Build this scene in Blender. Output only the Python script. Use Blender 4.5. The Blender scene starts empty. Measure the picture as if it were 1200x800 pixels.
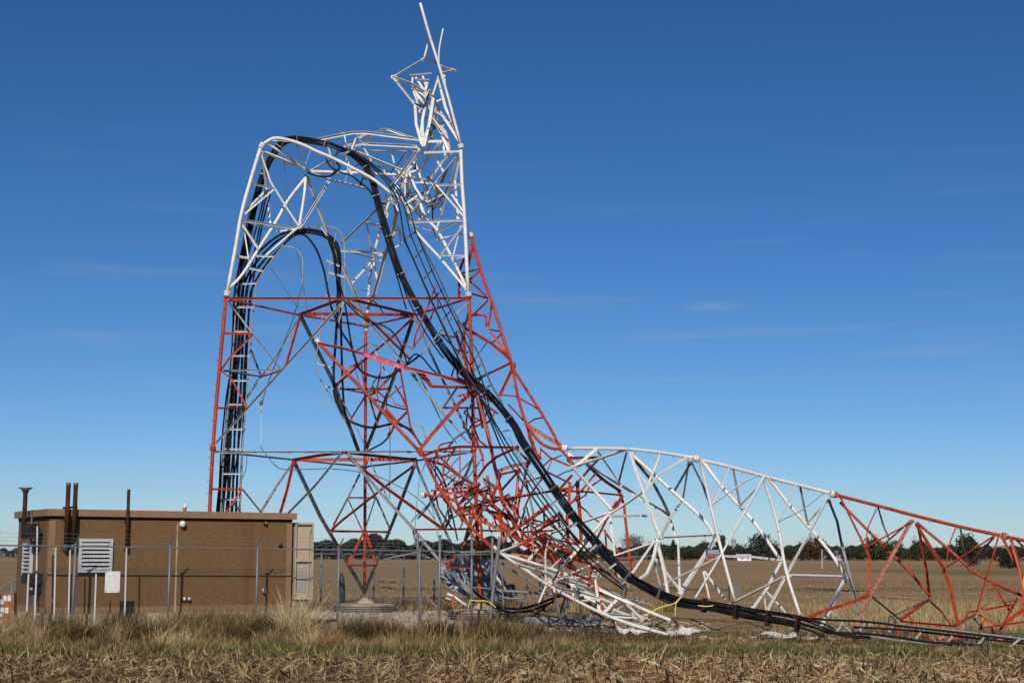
import bpy, bmesh, math, random
import numpy as np
from mathutils import Vector, Matrix
random.seed(7); rng = np.random.default_rng(7)
S = bpy.context.scene
COL = S.collection
R = math.radians

# ------------------------------------------------------------------ camera, sky, sun, exposure
FPX = 1800.0                       # focal length in pixels of a 1200 px wide picture
CAM = Vector((0, 0, 1.9))
GZ = -0.45                         # ground level
PITCH = math.atan(251.0 / FPX); ROLL = R(0.15)
fwd = Vector((0, math.cos(PITCH), math.sin(PITCH)))
r0 = Vector((1, 0, 0)); u0 = Vector((0, -math.sin(PITCH), math.cos(PITCH)))
rgt = r0 * math.cos(ROLL) + u0 * math.sin(ROLL)
upv = u0 * math.cos(ROLL) - r0 * math.sin(ROLL)
cam_d = bpy.data.cameras.new('camera'); cam = bpy.data.objects.new('camera', cam_d); COL.objects.link(cam)
cam_d.sensor_width = 36.0; cam_d.lens = 36.0 * FPX / 1200.0
cam_d.clip_start = 0.5; cam_d.clip_end = 9000
cam.matrix_world = Matrix(((rgt.x, upv.x, -fwd.x, CAM.x), (rgt.y, upv.y, -fwd.y, CAM.y),
                           (rgt.z, upv.z, -fwd.z, CAM.z), (0, 0, 0, 1)))
S.camera = cam

SUN_EL, SUN_AZ = R(32), R(184)     # azimuth clockwise from +Y: the sun stands behind the camera
W = bpy.data.worlds.new('World'); S.world = W; W.use_nodes = True
nt = W.node_tree; nt.nodes.clear()
sky = nt.nodes.new('ShaderNodeTexSky'); sky.sky_type = 'NISHITA'; sky.sun_disc = False
sky.sun_elevation = SUN_EL; sky.sun_rotation = SUN_AZ
sky.altitude = 200; sky.air_density = 0.75; sky.dust_density = 0.25; sky.ozone_density = 4.7
bg = nt.nodes.new('ShaderNodeBackground'); bg.inputs['Strength'].default_value = 0.0605
out = nt.nodes.new('ShaderNodeOutputWorld')
tc = nt.nodes.new('ShaderNodeTexCoord')
mp = nt.nodes.new('ShaderNodeMapping'); mp.inputs['Scale'].default_value = (2.2, 2.2, 34)
nz = nt.nodes.new('ShaderNodeTexNoise'); nz.inputs['Scale'].default_value = 2.4; nz.inputs['Detail'].default_value = 6
nz.inputs['Roughness'].default_value = 0.55
mr = nt.nodes.new('ShaderNodeMapRange'); mr.inputs['From Min'].default_value = 0.55; mr.inputs['From Max'].default_value = 0.85
sx = nt.nodes.new('ShaderNodeSeparateXYZ')
lo = nt.nodes.new('ShaderNodeMapRange'); lo.interpolation_type = 'SMOOTHSTEP'
lo.inputs['From Min'].default_value = 0.30; lo.inputs['From Max'].default_value = 0.05
mul = nt.nodes.new('ShaderNodeMath'); mul.operation = 'MULTIPLY'
m2 = nt.nodes.new('ShaderNodeMath'); m2.operation = 'MULTIPLY'; m2.inputs[1].default_value = 0.42
mix = nt.nodes.new('ShaderNodeMixRGB'); mix.inputs['Color2'].default_value = (6.4, 7.0, 7.8, 1)
hs = nt.nodes.new('ShaderNodeHueSaturation'); hs.inputs['Saturation'].default_value = 1.13
tint = nt.nodes.new('ShaderNodeMixRGB'); tint.blend_type = 'MULTIPLY'; tint.inputs['Fac'].default_value = 1; tint.inputs['Color2'].default_value = (0.945, 0.965, 1.02, 1)   # white balance
L = nt.links.new
L(tc.outputs['Generated'], mp.inputs['Vector']); L(mp.outputs['Vector'], nz.inputs['Vector'])
L(nz.outputs['Fac'], mr.inputs['Value']); L(tc.outputs['Generated'], sx.inputs['Vector'])
L(sx.outputs['Z'], lo.inputs['Value']); L(mr.outputs['Result'], mul.inputs[0]); L(lo.outputs['Result'], mul.inputs[1])
# one small wisp of cloud in the middle of the sky
wd = (fwd + rgt * ((835 - 600) / FPX) - upv * ((359 - 400) / FPX)).normalized()
sb = nt.nodes.new('ShaderNodeVectorMath'); sb.operation = 'SUBTRACT'; sb.inputs[1].default_value = wd
wm = nt.nodes.new('ShaderNodeMapping'); wm.inputs['Scale'].default_value = (1/0.028, 1/0.028, 1/0.0045)
ln = nt.nodes.new('ShaderNodeVectorMath'); ln.operation = 'LENGTH'
wr = nt.nodes.new('ShaderNodeMapRange'); wr.interpolation_type = 'SMOOTHSTEP'
wr.inputs['From Min'].default_value = 1.0; wr.inputs['From Max'].default_value = 0.0; wr.inputs['To Max'].default_value = 0.9
wn = nt.nodes.new('ShaderNodeTexNoise'); wn.inputs['Scale'].default_value = 60; wn.inputs['Detail'].default_value = 4
wmul = nt.nodes.new('ShaderNodeMath'); wmul.operation = 'MULTIPLY'
ad = nt.nodes.new('ShaderNodeMath'); ad.operation = 'ADD'; ad.use_clamp = True
L(tc.outputs['Generated'], sb.inputs[0]); L(sb.outputs[0], wm.inputs['Vector']); L(wm.outputs[0], ln.inputs[0])
L(ln.outputs['Value'], wr.inputs['Value']); L(tc.outputs['Generated'], wn.inputs['Vector'])
L(wr.outputs[0], wmul.inputs[0]); L(wn.outputs['Fac'], wmul.inputs[1])
L(mul.outputs[0], ad.inputs[0]); L(wmul.outputs[0], ad.inputs[1])
L(ad.outputs[0], m2.inputs[0]); L(m2.outputs[0], mix.inputs['Fac'])
gm = nt.nodes.new('ShaderNodeGamma'); gm.inputs['Gamma'].default_value = 1.12   # the deep, contrasty blue of the film
L(sky.outputs[0], gm.inputs['Color']); L(gm.outputs[0], tint.inputs['Color1']); L(tint.outputs[0], hs.inputs['Color']); L(hs.outputs[0], mix.inputs['Color1']); L(mix.outputs[0], bg.inputs['Color']); L(bg.outputs[0], out.inputs['Surface'])

sun_d = bpy.data.lights.new('sun', 'SUN'); sun_d.energy = 3.9; sun_d.angle = R(0.53); sun_d.color = (1.0, 0.94, 0.85)
sun = bpy.data.objects.new('sun', sun_d); COL.objects.link(sun)
SUNV = Vector((math.sin(SUN_AZ) * math.cos(SUN_EL), math.cos(SUN_AZ) * math.cos(SUN_EL), math.sin(SUN_EL)))
sun.rotation_euler = SUNV.to_track_quat('Z', 'Y').to_euler(); sun.location = (0, -20, 40)
vs = S.view_settings
vs.view_transform = 'Standard'; vs.look = 'None'; vs.exposure = 0.0; vs.gamma = 1.0; vs.use_curve_mapping = False

# ------------------------------------------------------------------ helpers
def at(px, py, Y):
    """world point seen at pixel (px, py) of the 1200x800 picture, Y metres in front of the camera"""
    d = fwd + rgt * ((px - 600) / FPX) - upv * ((py - 400) / FPX)
    return CAM + d * (Y / d.y)
def ground(px, Y, z=GZ):
    d = fwd + rgt * ((px - 600) / FPX)
    return Vector(((px - 600) / FPX * Y * 1.0, Y, z))
def mpp(Y): return Y / FPX          # metres per pixel at a distance

def mat(name, col, rough=0.6, metal=0.0, noise=None, bump=0.0, tint=False, spec=0.4, sub=None):
    """noise = list of (scale, colour, from, to, stretch) layers mixed over the base colour"""
    m = bpy.data.materials.new(name); m.use_nodes = True
    n = m.node_tree.nodes; l = m.node_tree.links; b = n['Principled BSDF']
    b.inputs['Roughness'].default_value = rough; b.inputs['Metallic'].default_value = metal
    b.inputs['Specular IOR Level'].default_value = spec
    t = n.new('ShaderNodeTexCoord'); rgb = n.new('ShaderNodeRGB'); rgb.outputs[0].default_value = (*col, 1)
    cur = rgb.outputs[0]; f = None
    if tint:
        a = n.new('ShaderNodeVertexColor'); a.layer_name = 'tint'; cur = a.outputs['Color']
    for (sc, c2, lo_, hi_, st) in (noise or []):
        mpn = n.new('ShaderNodeMapping'); mpn.inputs['Scale'].default_value = st
        tx = n.new('ShaderNodeTexNoise'); tx.inputs['Scale'].default_value = sc; tx.inputs['Detail'].default_value = 5
        rg = n.new('ShaderNodeMapRange'); rg.inputs['From Min'].default_value = lo_; rg.inputs['From Max'].default_value = hi_
        mx = n.new('ShaderNodeMixRGB'); mx.inputs['Color2'].default_value = (*c2, 1)
        geo = n.new('ShaderNodeNewGeometry')
        l.new(geo.outputs['Position'], mpn.inputs['Vector']); l.new(mpn.outputs[0], tx.inputs['Vector'])
        l.new(tx.outputs['Fac'], rg.inputs['Value']); l.new(rg.outputs[0], mx.inputs['Fac']); l.new(cur, mx.inputs['Color1'])
        cur = mx.outputs[0]; f = tx.outputs['Fac']
    l.new(cur, b.inputs['Base Color'])
    if bump and f:
        bp = n.new('ShaderNodeBump'); bp.inputs['Strength'].default_value = bump; bp.inputs['Distance'].default_value = 0.02
        l.new(f, bp.inputs['Height']); l.new(bp.outputs[0], b.inputs['Normal'])
    if sub: b.inputs['Subsurface Weight'].default_value = sub
    return m
ONE = (1, 1, 1)
M = {
 'w': mat('white_paint', (0.72, 0.69, 0.635), 0.5, noise=[(1.3, (0.60, 0.55, 0.47), 0.48, 0.75, ONE), (9, (0.42, 0.34, 0.26), 0.60, 0.72, ONE), (26, (0.22, 0.17, 0.13), 0.66, 0.72, ONE)]),
 'r': mat('red_paint', (0.44, 0.052, 0.014), 0.5, spec=0.2, noise=[(1.5, (0.30, 0.030, 0.010), 0.42, 0.7, ONE), (6, (0.20, 0.022, 0.012), 0.55, 0.72, ONE), (15, (0.50, 0.20, 0.14), 0.62, 0.70, ONE), (30, (0.08, 0.03, 0.02), 0.66, 0.73, ONE)]),
 'p': mat('faded_red_paint', (0.42, 0.13, 0.09), 0.7, noise=[(9, (0.52, 0.30, 0.24), 0.5, 0.68, ONE), (16, (0.20, 0.06, 0.035), 0.52, 0.66, ONE)]),
 'm': mat('pink_primer', (0.50, 0.07, 0.085), 0.6, noise=[(6, (0.60, 0.18, 0.19), 0.45, 0.65, ONE)]),
 'g': mat('galvanised_steel', (0.33, 0.335, 0.325), 0.5, 0.25, noise=[(5, (0.21, 0.215, 0.21), 0.45, 0.65, ONE)]),
 's': mat('dull_and_shaded_steel', (0.085, 0.095, 0.10), 0.55, 0.25, noise=[(4, (0.16, 0.165, 0.17), 0.52, 0.7, ONE)]),  # also colours galvanised braces that look dark: their shade is in the colour
 'k': mat('black_cable_jacket', (0.008, 0.009, 0.012), 0.55, noise=[(2, (0.014, 0.015, 0.019), 0.45, 0.6, ONE)], spec=0.10),
 'y': mat('yellow_tape', (0.62, 0.50, 0.05), 0.6),
 'rust': mat('rusty_pipe', (0.040, 0.014, 0.010), 0.75, spec=.15, noise=[(8, (0.065, 0.022, 0.014), 0.45, 0.65, ONE)]),
}
def mesh_obj(name, verts, faces, material, parent=None, smooth=False):
    me = bpy.data.meshes.new(name); me.from_pydata([tuple(v) for v in verts], [], faces); me.update()
    if smooth: me.polygons.foreach_set('use_smooth', [True] * len(me.polygons))
    if material: me.materials.append(material)
    o = bpy.data.objects.new(name, me); COL.objects.link(o)
    if parent is not None: o.parent = parent
    return o
def tag(o, label=None, cat=None, group=None, kind=None):
    if label: o['label'] = label
    if cat: o['category'] = cat
    if group: o['group'] = group
    if kind: o['kind'] = kind
    return o
def thing(name, label, cat, group=None):
    return tag(bpy.data.objects.new(name, None), label, cat, group)
def link(o):
    COL.objects.link(o); return o
def root(name, label, cat, group=None): return link(thing(name, label, cat, group))

class MB:
    """collects shapes in world space into one mesh"""
    def __init__(s): s.v = []; s.f = []
    def add(s, v, f):
        k = len(s.v); s.v += [Vector(q) for q in v]; s.f += [tuple(i + k for i in q) for q in f]; return s
    def tube(s, pts, r, n=8, cap=True):
        pts = [Vector(p) for p in pts]; k = len(s.v); m = len(pts); a = None
        for i, p in enumerate(pts):
            t = (pts[min(i + 1, m - 1)] - pts[max(i - 1, 0)]).normalized()
            if a is None: a = t.orthogonal().normalized()
            a = (a - t * a.dot(t)).normalized(); b = t.cross(a)
            rr = r[i] if isinstance(r, (list, tuple)) else r
            for j in range(n):
                c = 2 * math.pi * j / n
                s.v.append(p + (a * math.cos(c) + b * math.sin(c)) * rr)
        for i in range(m - 1):
            for j in range(n):
                s.f.append((k + i*n + j, k + i*n + (j+1) % n, k + (i+1)*n + (j+1) % n, k + (i+1)*n + j))
        if cap:
            s.f.append(tuple(k + j for j in reversed(range(n)))); s.f.append(tuple(k + (m-1)*n + j for j in range(n)))
        return s
    def profile(s, pts, prof, nref, flip_up=True):
        """sweep a closed 2-D profile (u along the flange, v towards the viewer) down a polyline"""
        pts = [Vector(p) for p in pts]; k = len(s.v); m = len(pts); q = len(prof); e0 = None
        for i, p in enumerate(pts):
            t = (pts[min(i+1, m-1)] - pts[max(i-1, 0)]).normalized()
            n = (nref - t * nref.dot(t)).normalized(); e = t.cross(n)
            if e0 is None:
                e0 = -e if (e.z < 0 and flip_up) else e
            if e.dot(e0) < 0: e = -e
            for (u, v) in prof: s.v.append(p + e * u + n * v)
        for i in range(m - 1):
            for j in range(q):
                s.f.append((k + i*q + j, k + i*q + (j+1) % q, k + (i+1)*q + (j+1) % q, k + (i+1)*q + j))
        s.f.append(tuple(k + j for j in reversed(range(q)))); s.f.append(tuple(k + (m-1)*q + j for j in range(q)))
        return s
    def box(s, o, ax, ay, az):
        """box from a corner o with three edge vectors"""
        o, ax, ay, az = map(Vector, (o, ax, ay, az)); 
        v = [o, o+ax, o+ax+ay, o+ay, o+az, o+ax+az, o+ax+ay+az, o+ay+az]
        return s.add(v, [(0,3,2,1),(4,5,6,7),(0,1,5,4),(1,2,6,5),(2,3,7,6),(3,0,4,7)])
    def build(s, name, m, parent=None, smooth=False, origin=None):
        o = mesh_obj(name, s.v, s.f, M.get(m, m) if isinstance(m, str) else m, parent, smooth)
        bm = bmesh.new(); bm.from_mesh(o.data); bmesh.ops.recalc_face_normals(bm, faces=bm.faces); bm.to_mesh(o.data); bm.free()
        return o

def smooth_path(pts, n=5):
    """Catmull-Rom through the points"""
    P = [Vector(p) for p in pts]
    if len(P) < 3: return P
    P = [P[0] * 2 - P[1]] + P + [P[-1] * 2 - P[-2]]; o = []
    for i in range(1, len(P) - 2):
        for k in range(n):
            t = k / n; a, b, c, d = P[i-1], P[i], P[i+1], P[i+2]
            o.append(0.5 * ((2*b) + (c-a)*t + (2*a-5*b+4*c-d)*t*t + (3*b-a-3*c+d)*t**3))
    o.append(P[-2]); return o
def parse_pts(toks):
    """'57.4-60' then 'x,y' ...: depth runs evenly along the drawn length; a point may carry its own depth"""
    ds = [float(x) for x in toks[0].split('-')]; P = [tuple(map(float, t.split(','))) for t in toks[1:]]
    ln_ = [0]
    for a, b in zip(P, P[1:]): ln_.append(ln_[-1] + math.hypot(b[0]-a[0], b[1]-a[1]))
    o = []
    for p, l_ in zip(P, ln_):
        if len(p) == 3: o.append(at(*p)); continue
        t = l_ / ln_[-1] * (len(ds) - 1); i = min(int(t), len(ds) - 2) if len(ds) > 1 else 0
        Y = ds[0] if len(ds) == 1 else ds[i] + (ds[i+1] - ds[i]) * (t - i)
        o.append(at(p[0], p[1], Y))
    return o
# ------------------------------------------------------------------ the ground
def sheet(name, x0, x1, y0, y1, z, m, nx=1, ny=1, wob=0.0):
    vs_, fs = [], []
    for j in range(ny + 1):
        for i in range(nx + 1):
            x = x0 + (x1-x0)*i/nx; y = y0 + (y1-y0)*j/ny
            edge = i in (0, nx) or j in (0, ny)
            vs_.append((x + (random.uniform(-wob, wob) if edge else 0), y + (random.uniform(-wob, wob) if edge else 0), z))
    for j in range(ny):
        for i in range(nx):
            a = j*(nx+1)+i; fs.append((a, a+1, a+nx+2, a+nx+1))
    return tag(mesh_obj(name, vs_, fs, m), kind='structure')
soil = mat('harvested_field_soil', (0.265, 0.172, 0.097), 0.95, spec=0.0,
  noise=[(0.05, (0.36, 0.25, 0.14), 0.4, 0.62, (0.25, 1.6, 1)), (0.9, (0.23, 0.145, 0.075), 0.45, 0.7, (0.12, 1, 1)), (0.16, (0.25, 0.155, 0.08), 0.5, 0.66, (0.06, 1, 1)),
         (6.0, (0.42, 0.30, 0.18), 0.52, 0.7, ONE)], bump=0.5)
field = sheet('field', -3000, 3000, 10, 6000, GZ, soil)
stub = mat('stubble_soil', (0.075, 0.048, 0.028), 0.95, spec=0.05, noise=[(5, (0.13, 0.085, 0.05), 0.45, 0.65, ONE)], bump=0.6)
sheet('corn_stubble_ground', -60, 60, 12, 34.6, GZ + 0.004, stub, 60, 1, 0.4)
verge = mat('grass_verge_soil', (0.15, 0.12, 0.06), 0.95, spec=0.05, noise=[(1.2, (0.10, 0.12, 0.035), 0.45, 0.6, ONE), (7, (0.25, 0.20, 0.11), 0.5, 0.7, ONE)], bump=0.5)
sheet('grass_verge', -60, 60, 34.0, 49.0, GZ + 0.008, verge, 60, 1, 0.5)
green = mat('green_cover_strip_soil', (0.15, 0.145, 0.055), 0.95, spec=0.0, noise=[(0.12, (0.28, 0.19, 0.10), 0.42, 0.6, (1, .6, 1)), (0.9, (0.25, 0.18, 0.09), 0.5, 0.7, ONE)])
sheet('green_field_strip', -2, 220, 106, 120, GZ + 0.006, green, 90, 1, 2.4)
sheet('green_field_strip', -70, -2, 107, 118, GZ + 0.007, green, 40, 1, 1.5)
sheet('green_field_strip', 62, 400, 205, 290, GZ + 0.006, green, 40, 1, 6)
dry = mat('dry_field_strip', (0.36, 0.25, 0.14), 0.95, spec=0.05, noise=[(0.5, (0.25, 0.17, 0.10), 0.45, 0.65, ONE)])
sheet('pale_field_strip', -900, 1500, 520, 820, GZ + 0.008, dry, 30, 1, 20)
gravel = mat('pale_gravel', (0.42, 0.36, 0.285), 0.95, spec=0.05, noise=[(1.1, (0.34, 0.29, 0.23), 0.45, 0.65, ONE), (14, (0.25, 0.22, 0.18), 0.55, 0.68, ONE), (30, (0.6, 0.56, 0.5), 0.56, 0.66, ONE)], bump=0.9)
pad = sheet('gravel_pad', -17, -0.9, 48.4, 68.0, GZ + 0.012, gravel, 22, 20, 0.5)
sheet('gravel_pad', -1.2, 4.6, 48.6, 51.6, GZ + 0.016, gravel, 16, 3, 0.25)

def strokes(name, items, material, kind='stuff', label=None, cat=None):
    """items: numpy arrays base(N,3), dir(N,3) (length), side(N,3) (half width), bend(N,3), colour(N,3): one bent 2-segment blade each"""
    b, d, s, k, c = items; N = len(b)
    v = np.empty((N, 6, 3)); v[:, 0] = b - s; v[:, 1] = b + s
    mid = b + d * 0.55 + k * 0.3; v[:, 2] = mid - s * 0.8; v[:, 3] = mid + s * 0.8
    tip = b + d + k; v[:, 4] = tip - s * 0.2; v[:, 5] = tip + s * 0.2
    me = bpy.data.meshes.new(name); me.vertices.add(N * 6); me.vertices.foreach_set('co', v.reshape(-1))
    base = np.arange(N) * 6
    f = np.stack([np.stack([base, base+1, base+3, base+2], 1), np.stack([base+2, base+3, base+5, base+4], 1)], 1).reshape(-1)
    me.loops.add(N * 8); me.loops.foreach_set('vertex_index', f.astype(np.int32))
    me.polygons.add(N * 2); me.polygons.foreach_set('loop_start', np.arange(N * 2) * 4); me.polygons.foreach_set('loop_total', np.full(N * 2, 4))
    me.update(calc_edges=True)
    ca = me.color_attributes.new('tint', 'FLOAT_COLOR', 'POINT')
    cc = np.ones((N, 6, 4)); cc[:, :, :3] = c[:, None, :]; ca.data.foreach_set('color', cc.reshape(-1).astype(np.float32))
    me.materials.append(material); o = bpy.data.objects.new(name, me); COL.objects.link(o)
    tag(o, label, cat, kind=kind); return o
blade_m = mat('dry_blade', (0.4, 0.3, 0.15), 0.8, tint=True, spec=0.15)
bn = blade_m.node_tree; tr = bn.nodes.new('ShaderNodeBsdfTranslucent'); ms = bn.nodes.new('ShaderNodeMixShader'); ms.inputs[0].default_value = 0.25
bs = bn.nodes['Principled BSDF']; vc = [q for q in bn.nodes if q.type == 'VERTEX_COLOR'][0]; mo = bn.nodes['Material Output']
bn.links.new(vc.outputs[0], tr.inputs['Color']); bn.links.new(bs.outputs[0], ms.inputs[1]); bn.links.new(tr.outputs[0], ms.inputs[2]); bn.links.new(ms.outputs[0], mo.inputs['Surface'])

def px_x(px, Y): return (px - 600) / FPX * Y * 0.99
def patch(N, xr, yr, clump=0.0):
    x = rng.uniform(*xr, N); y = rng.uniform(*yr, N)
    return x, y
def lumpy(x, y, s, seed=0):
    """cheap smooth noise 0..1"""
    v = np.zeros_like(x); r_ = np.random.default_rng(seed)
    for i in range(7):
        a, b_, p = r_.normal(0, 1, 3); f_ = s * (1 + 0.6 * i)
        v += np.sin(x * a * f_ + y * b_ * f_ + p * 6) / (1 + 0.35 * i)
    return np.clip(0.5 + v * 0.2, 0, 1)
def blades(N, xr, yr, hmin, hmax, wid, cols, lean=0.3, hmap=None, seed=1, z=GZ):
    x, y = patch(N, xr, yr)
    h = rng.uniform(hmin, hmax, N) * rng.uniform(0.7, 1.1, N)
    if hmap is not None:
        hm = hmap(x, y); h *= hm; keep = hm > 0.05; x, y, h = x[keep], y[keep], h[keep]; N = len(x)
    b = np.stack([x, y, np.full(N, z)], 1)
    d = np.stack([rng.normal(0, lean, N) * h, rng.normal(0, lean, N) * h, h], 1)
    ang = rng.uniform(0, math.pi, N); w = wid * rng.uniform(0.6, 1.4, N)
    s = np.stack([np.cos(ang) * w, np.sin(ang) * w, np.zeros(N)], 1)
    k = np.stack([rng.normal(0.05, 0.3, N) * h, rng.normal(0, 0.2, N) * h, -rng.uniform(0, 0.35, N) * h], 1)
    cols = np.array(cols); t = lumpy(x, y, 1.5, seed)
    idx = np.clip((t * len(cols) + rng.normal(0, 0.55, N)).astype(int), 0, len(cols) - 1)
    c = cols[idx] * rng.uniform(0.7, 1.3, (N, 1))
    return b, d, s, k, c
straw = [(0.52, 0.37, 0.175), (0.42, 0.29, 0.135), (0.25, 0.17, 0.075), (0.15, 0.10, 0.042), (0.085, 0.062, 0.026), (0.50, 0.38, 0.20)]
weed = [(0.20, 0.13, 0.065), (0.09, 0.06, 0.027), (0.05, 0.035, 0.017), (0.06, 0.065, 0.022), (0.28, 0.19, 0.09)]
greens = [(0.095, 0.155, 0.020), (0.07, 0.115, 0.018), (0.13, 0.18, 0.032), (0.16, 0.15, 0.045)]
def verge_h(x, y):
    px = x / y * FPX + 600
    left = np.where(px < 370, 1.25, 1.0); right = np.where(px > 700, 0.45, 1.0); right = np.where(px > 860, 0.30, right); left = np.where(px < 215, 0.8, left); left = np.where(px < 55, 1.5, left)
    return (0.16 + 0.95 * lumpy(x, y, 0.95, 5)) * left * right
strokes('dry_grass', blades(60000, (-17.5, 15), (37.6, 45.4), 0.25, 0.62, 0.006, straw, 0.3, verge_h, 3), blade_m)
strokes('weeds', blades(24000, (-17.5, 6), (41.0, 45.6), 0.25, 0.78, 0.010, weed, 0.22, lambda x, y: verge_h(x, y) * (lumpy(x, y, 1.3, 9) > 0.42), 6), blade_m)
strokes('green_grass', blades(70000, (-15.5, 14), (34.9, 40.2), 0.10, 0.26, 0.008, greens, 0.5,
        lambda x, y: (0.35 + 0.9 * lumpy(x, y, 1.1, 11)) * (lumpy(x, y, 0.55, 17) > 0.34) * np.where((x/y*FPX + 600 > 640) & (lumpy(x, y, .9, 18) < .50), 0, 1.0), 8), blade_m)
strokes('dry_grass', blades(9000, (-15.5, 14), (34.2, 39.5), 0.12, 0.40, 0.006, straw, 0.55,
        lambda x, y: 0.2 + lumpy(x, y, 1.7, 12), 8), blade_m)
# tall dry grass in the field behind the fallen end and round the pad
strokes('tall_field_grass', blades(20000, (7, 32), (50, 76), 0.2, 0.75, 0.011, [(0.46, 0.34, 0.17), (0.38, 0.27, 0.13), (0.50, 0.39, 0.2), (0.3, 0.21, 0.1)], 0.2,
        lambda x, y: np.clip((x / y * FPX + 600 - 880) / 160, 0, 1) * (0.45 + 0.8 * lumpy(x, y, 0.6, 21)), 21), blade_m)
strokes('field_stubble', blades(42000, (-22, 60), (69, 150), 0.05, 0.2, 0.014, [(0.42, 0.29, 0.16), (0.32, 0.21, 0.11), (0.22, 0.14, 0.075), (0.5, 0.37, 0.21)], 0.5, lambda x, y: 0.4 + 0.6*(np.sin(y*4.1 + x*.05) > -.2), 61), blade_m)
strokes('tall_field_grass', blades(9000, (-9.5, 7), (66, 72), 0.15, 0.5, 0.010, straw, 0.3, None, 22), blade_m)
strokes('dry_grass', blades(2600, (-9, 5), (47, 60), 0.08, 0.4, 0.007, straw, 0.3, lambda x, y: (lumpy(x, y, 1.5, 15) > 0.55) * 1.0, 23), blade_m)
strokes('dry_grass', blades(2500, (px_x(855, 46), px_x(1210, 43)), (43, 47.5), 0.1, 0.5, 0.007, straw, 0.4, None, 24), blade_m)
# tall single plumes: the clump in front of the shelter's right end, weeds before its wall
def clump(px, Y, n, h, spread, cols, seed, lean=0.16, wid=0.006):
    x0 = px_x(px, Y)
    return blades(n, (x0 - spread, x0 + spread), (Y - 0.4, Y + 0.4), h * 0.6, h, wid, cols, lean, None, seed)
pale = [(0.62, 0.50, 0.28), (0.55, 0.42, 0.22), (0.66, 0.55, 0.33)]
for nm, lab, cat, a in (
    ('grass_clump', 'tall pale dry grass clump arching before the right end of the tan shelter', 'grass', clump(347, 43.0, 520, 1.5, 0.40, pale, 31, 0.30, 0.009)),
    ('weed_clump', 'dark brown weed clump standing against the fence near the middle of the shelter wall', 'weed', clump(256, 43.6, 620, 1.15, 0.7, [(0.10, 0.065, 0.035), (0.16, 0.10, 0.05), (0.22, 0.15, 0.08)], 32, 0.18, 0.008)),
    ('weed_clump', 'orange brown weed tuft at the left front corner of the shelter', 'weed', clump(22, 42.5, 160, 1.15, 0.22, [(0.42, 0.24, 0.10), (0.36, 0.2, 0.08), (0.5, 0.34, 0.17)], 33, 0.12, 0.008)),
    ('weed_clump', 'dusky weed clump in the verge before the first footing', 'weed', clump(435, 43.0, 320, 0.85, 0.8, weed, 34, 0.2, 0.008))):
    tag(strokes(nm, a, blade_m, None, lab, cat))
brownw = [(0.065, 0.038, 0.019), (0.10, 0.06, 0.028), (0.04, 0.027, 0.014)]
parts = []
for i in range(80):
    parts.append(clump(random.choice((random.uniform(60, 340), random.uniform(200, 640))), random.uniform(41.5, 45), random.randint(130, 360), random.uniform(.6, 1.1), random.uniform(.15, .5), random.choice((weed, brownw, straw)), 100+i, .22, .008))
for i in range(26):
    parts.append(clump(random.choice((random.uniform(-10, 70), random.uniform(120, 230), random.uniform(280, 420))), random.uniform(39.5, 44), random.randint(40, 120), random.uniform(.45, .95), random.uniform(.08, .3), random.choice((pale, straw[:2], [(0.42, 0.25, 0.11)])), 200+i, .3, .007))
strokes('weeds', tuple(np.concatenate([p[k] for p in parts]) for k in range(5)), blade_m)
strokes('dry_grass', blades(900, (-16.5, -1), (41, 45), .7, 1.25, .0065, [(0.5, 0.36, 0.18), (0.42, 0.29, 0.13), (0.30, 0.19, 0.09)], .13, lambda x, y: 1.0*(lumpy(x, y, .7, 51) > .42), 52), blade_m)
# corn residue: curled leaves and broken stalks on the stubble
def residue(N, xr, yr, seed, flat=True):
    x, y = patch(N, xr, yr)
    L_ = rng.uniform(0.08, 0.42, N); an = rng.uniform(0, 2*math.pi, N); el = np.abs(rng.normal(0.12, 0.38, N))
    b = np.stack([x, y, GZ + rng.uniform(0.0, 0.13, N)], 1)
    d = np.stack([np.cos(an)*np.cos(el)*L_, np.sin(an)*np.cos(el)*L_, np.sin(el)*L_], 1)
    w = rng.uniform(0.003, 0.019, N); a2 = rng.uniform(0, math.pi, N)
    s = np.stack([np.cos(a2)*w, np.sin(a2)*w*0.6, rng.uniform(-1, 1, N)*w], 1)
    k = np.stack([rng.normal(0, 0.25, N)*L_, rng.normal(0, 0.25, N)*L_, -rng.uniform(0, 0.25, N)*L_], 1)
    cols = np.array([(0.52, 0.37, 0.19), (0.40, 0.27, 0.13), (0.27, 0.17, 0.08), (0.62, 0.48, 0.29), (0.15, 0.09, 0.045), (0.05, 0.032, 0.02)])
    p = np.array([0.18, 0.19, 0.18, 0.09, 0.18, 0.18])
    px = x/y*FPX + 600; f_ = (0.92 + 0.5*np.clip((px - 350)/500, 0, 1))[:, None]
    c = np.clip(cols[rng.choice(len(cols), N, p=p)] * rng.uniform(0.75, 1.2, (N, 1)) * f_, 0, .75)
    return b, d, s, k, c
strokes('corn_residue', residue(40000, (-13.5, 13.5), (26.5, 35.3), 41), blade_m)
strokes('corn_stalk_stubs', blades(4200, (-13, 13), (27, 37), 0.18, 0.5, 0.014, [(0.03, 0.02, 0.014), (0.36, 0.24, 0.12), (0.06, 0.04, 0.025), (0.5, 0.36, 0.18), (0.04, 0.028, 0.018)], 0.35, None, 43), blade_m)

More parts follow.
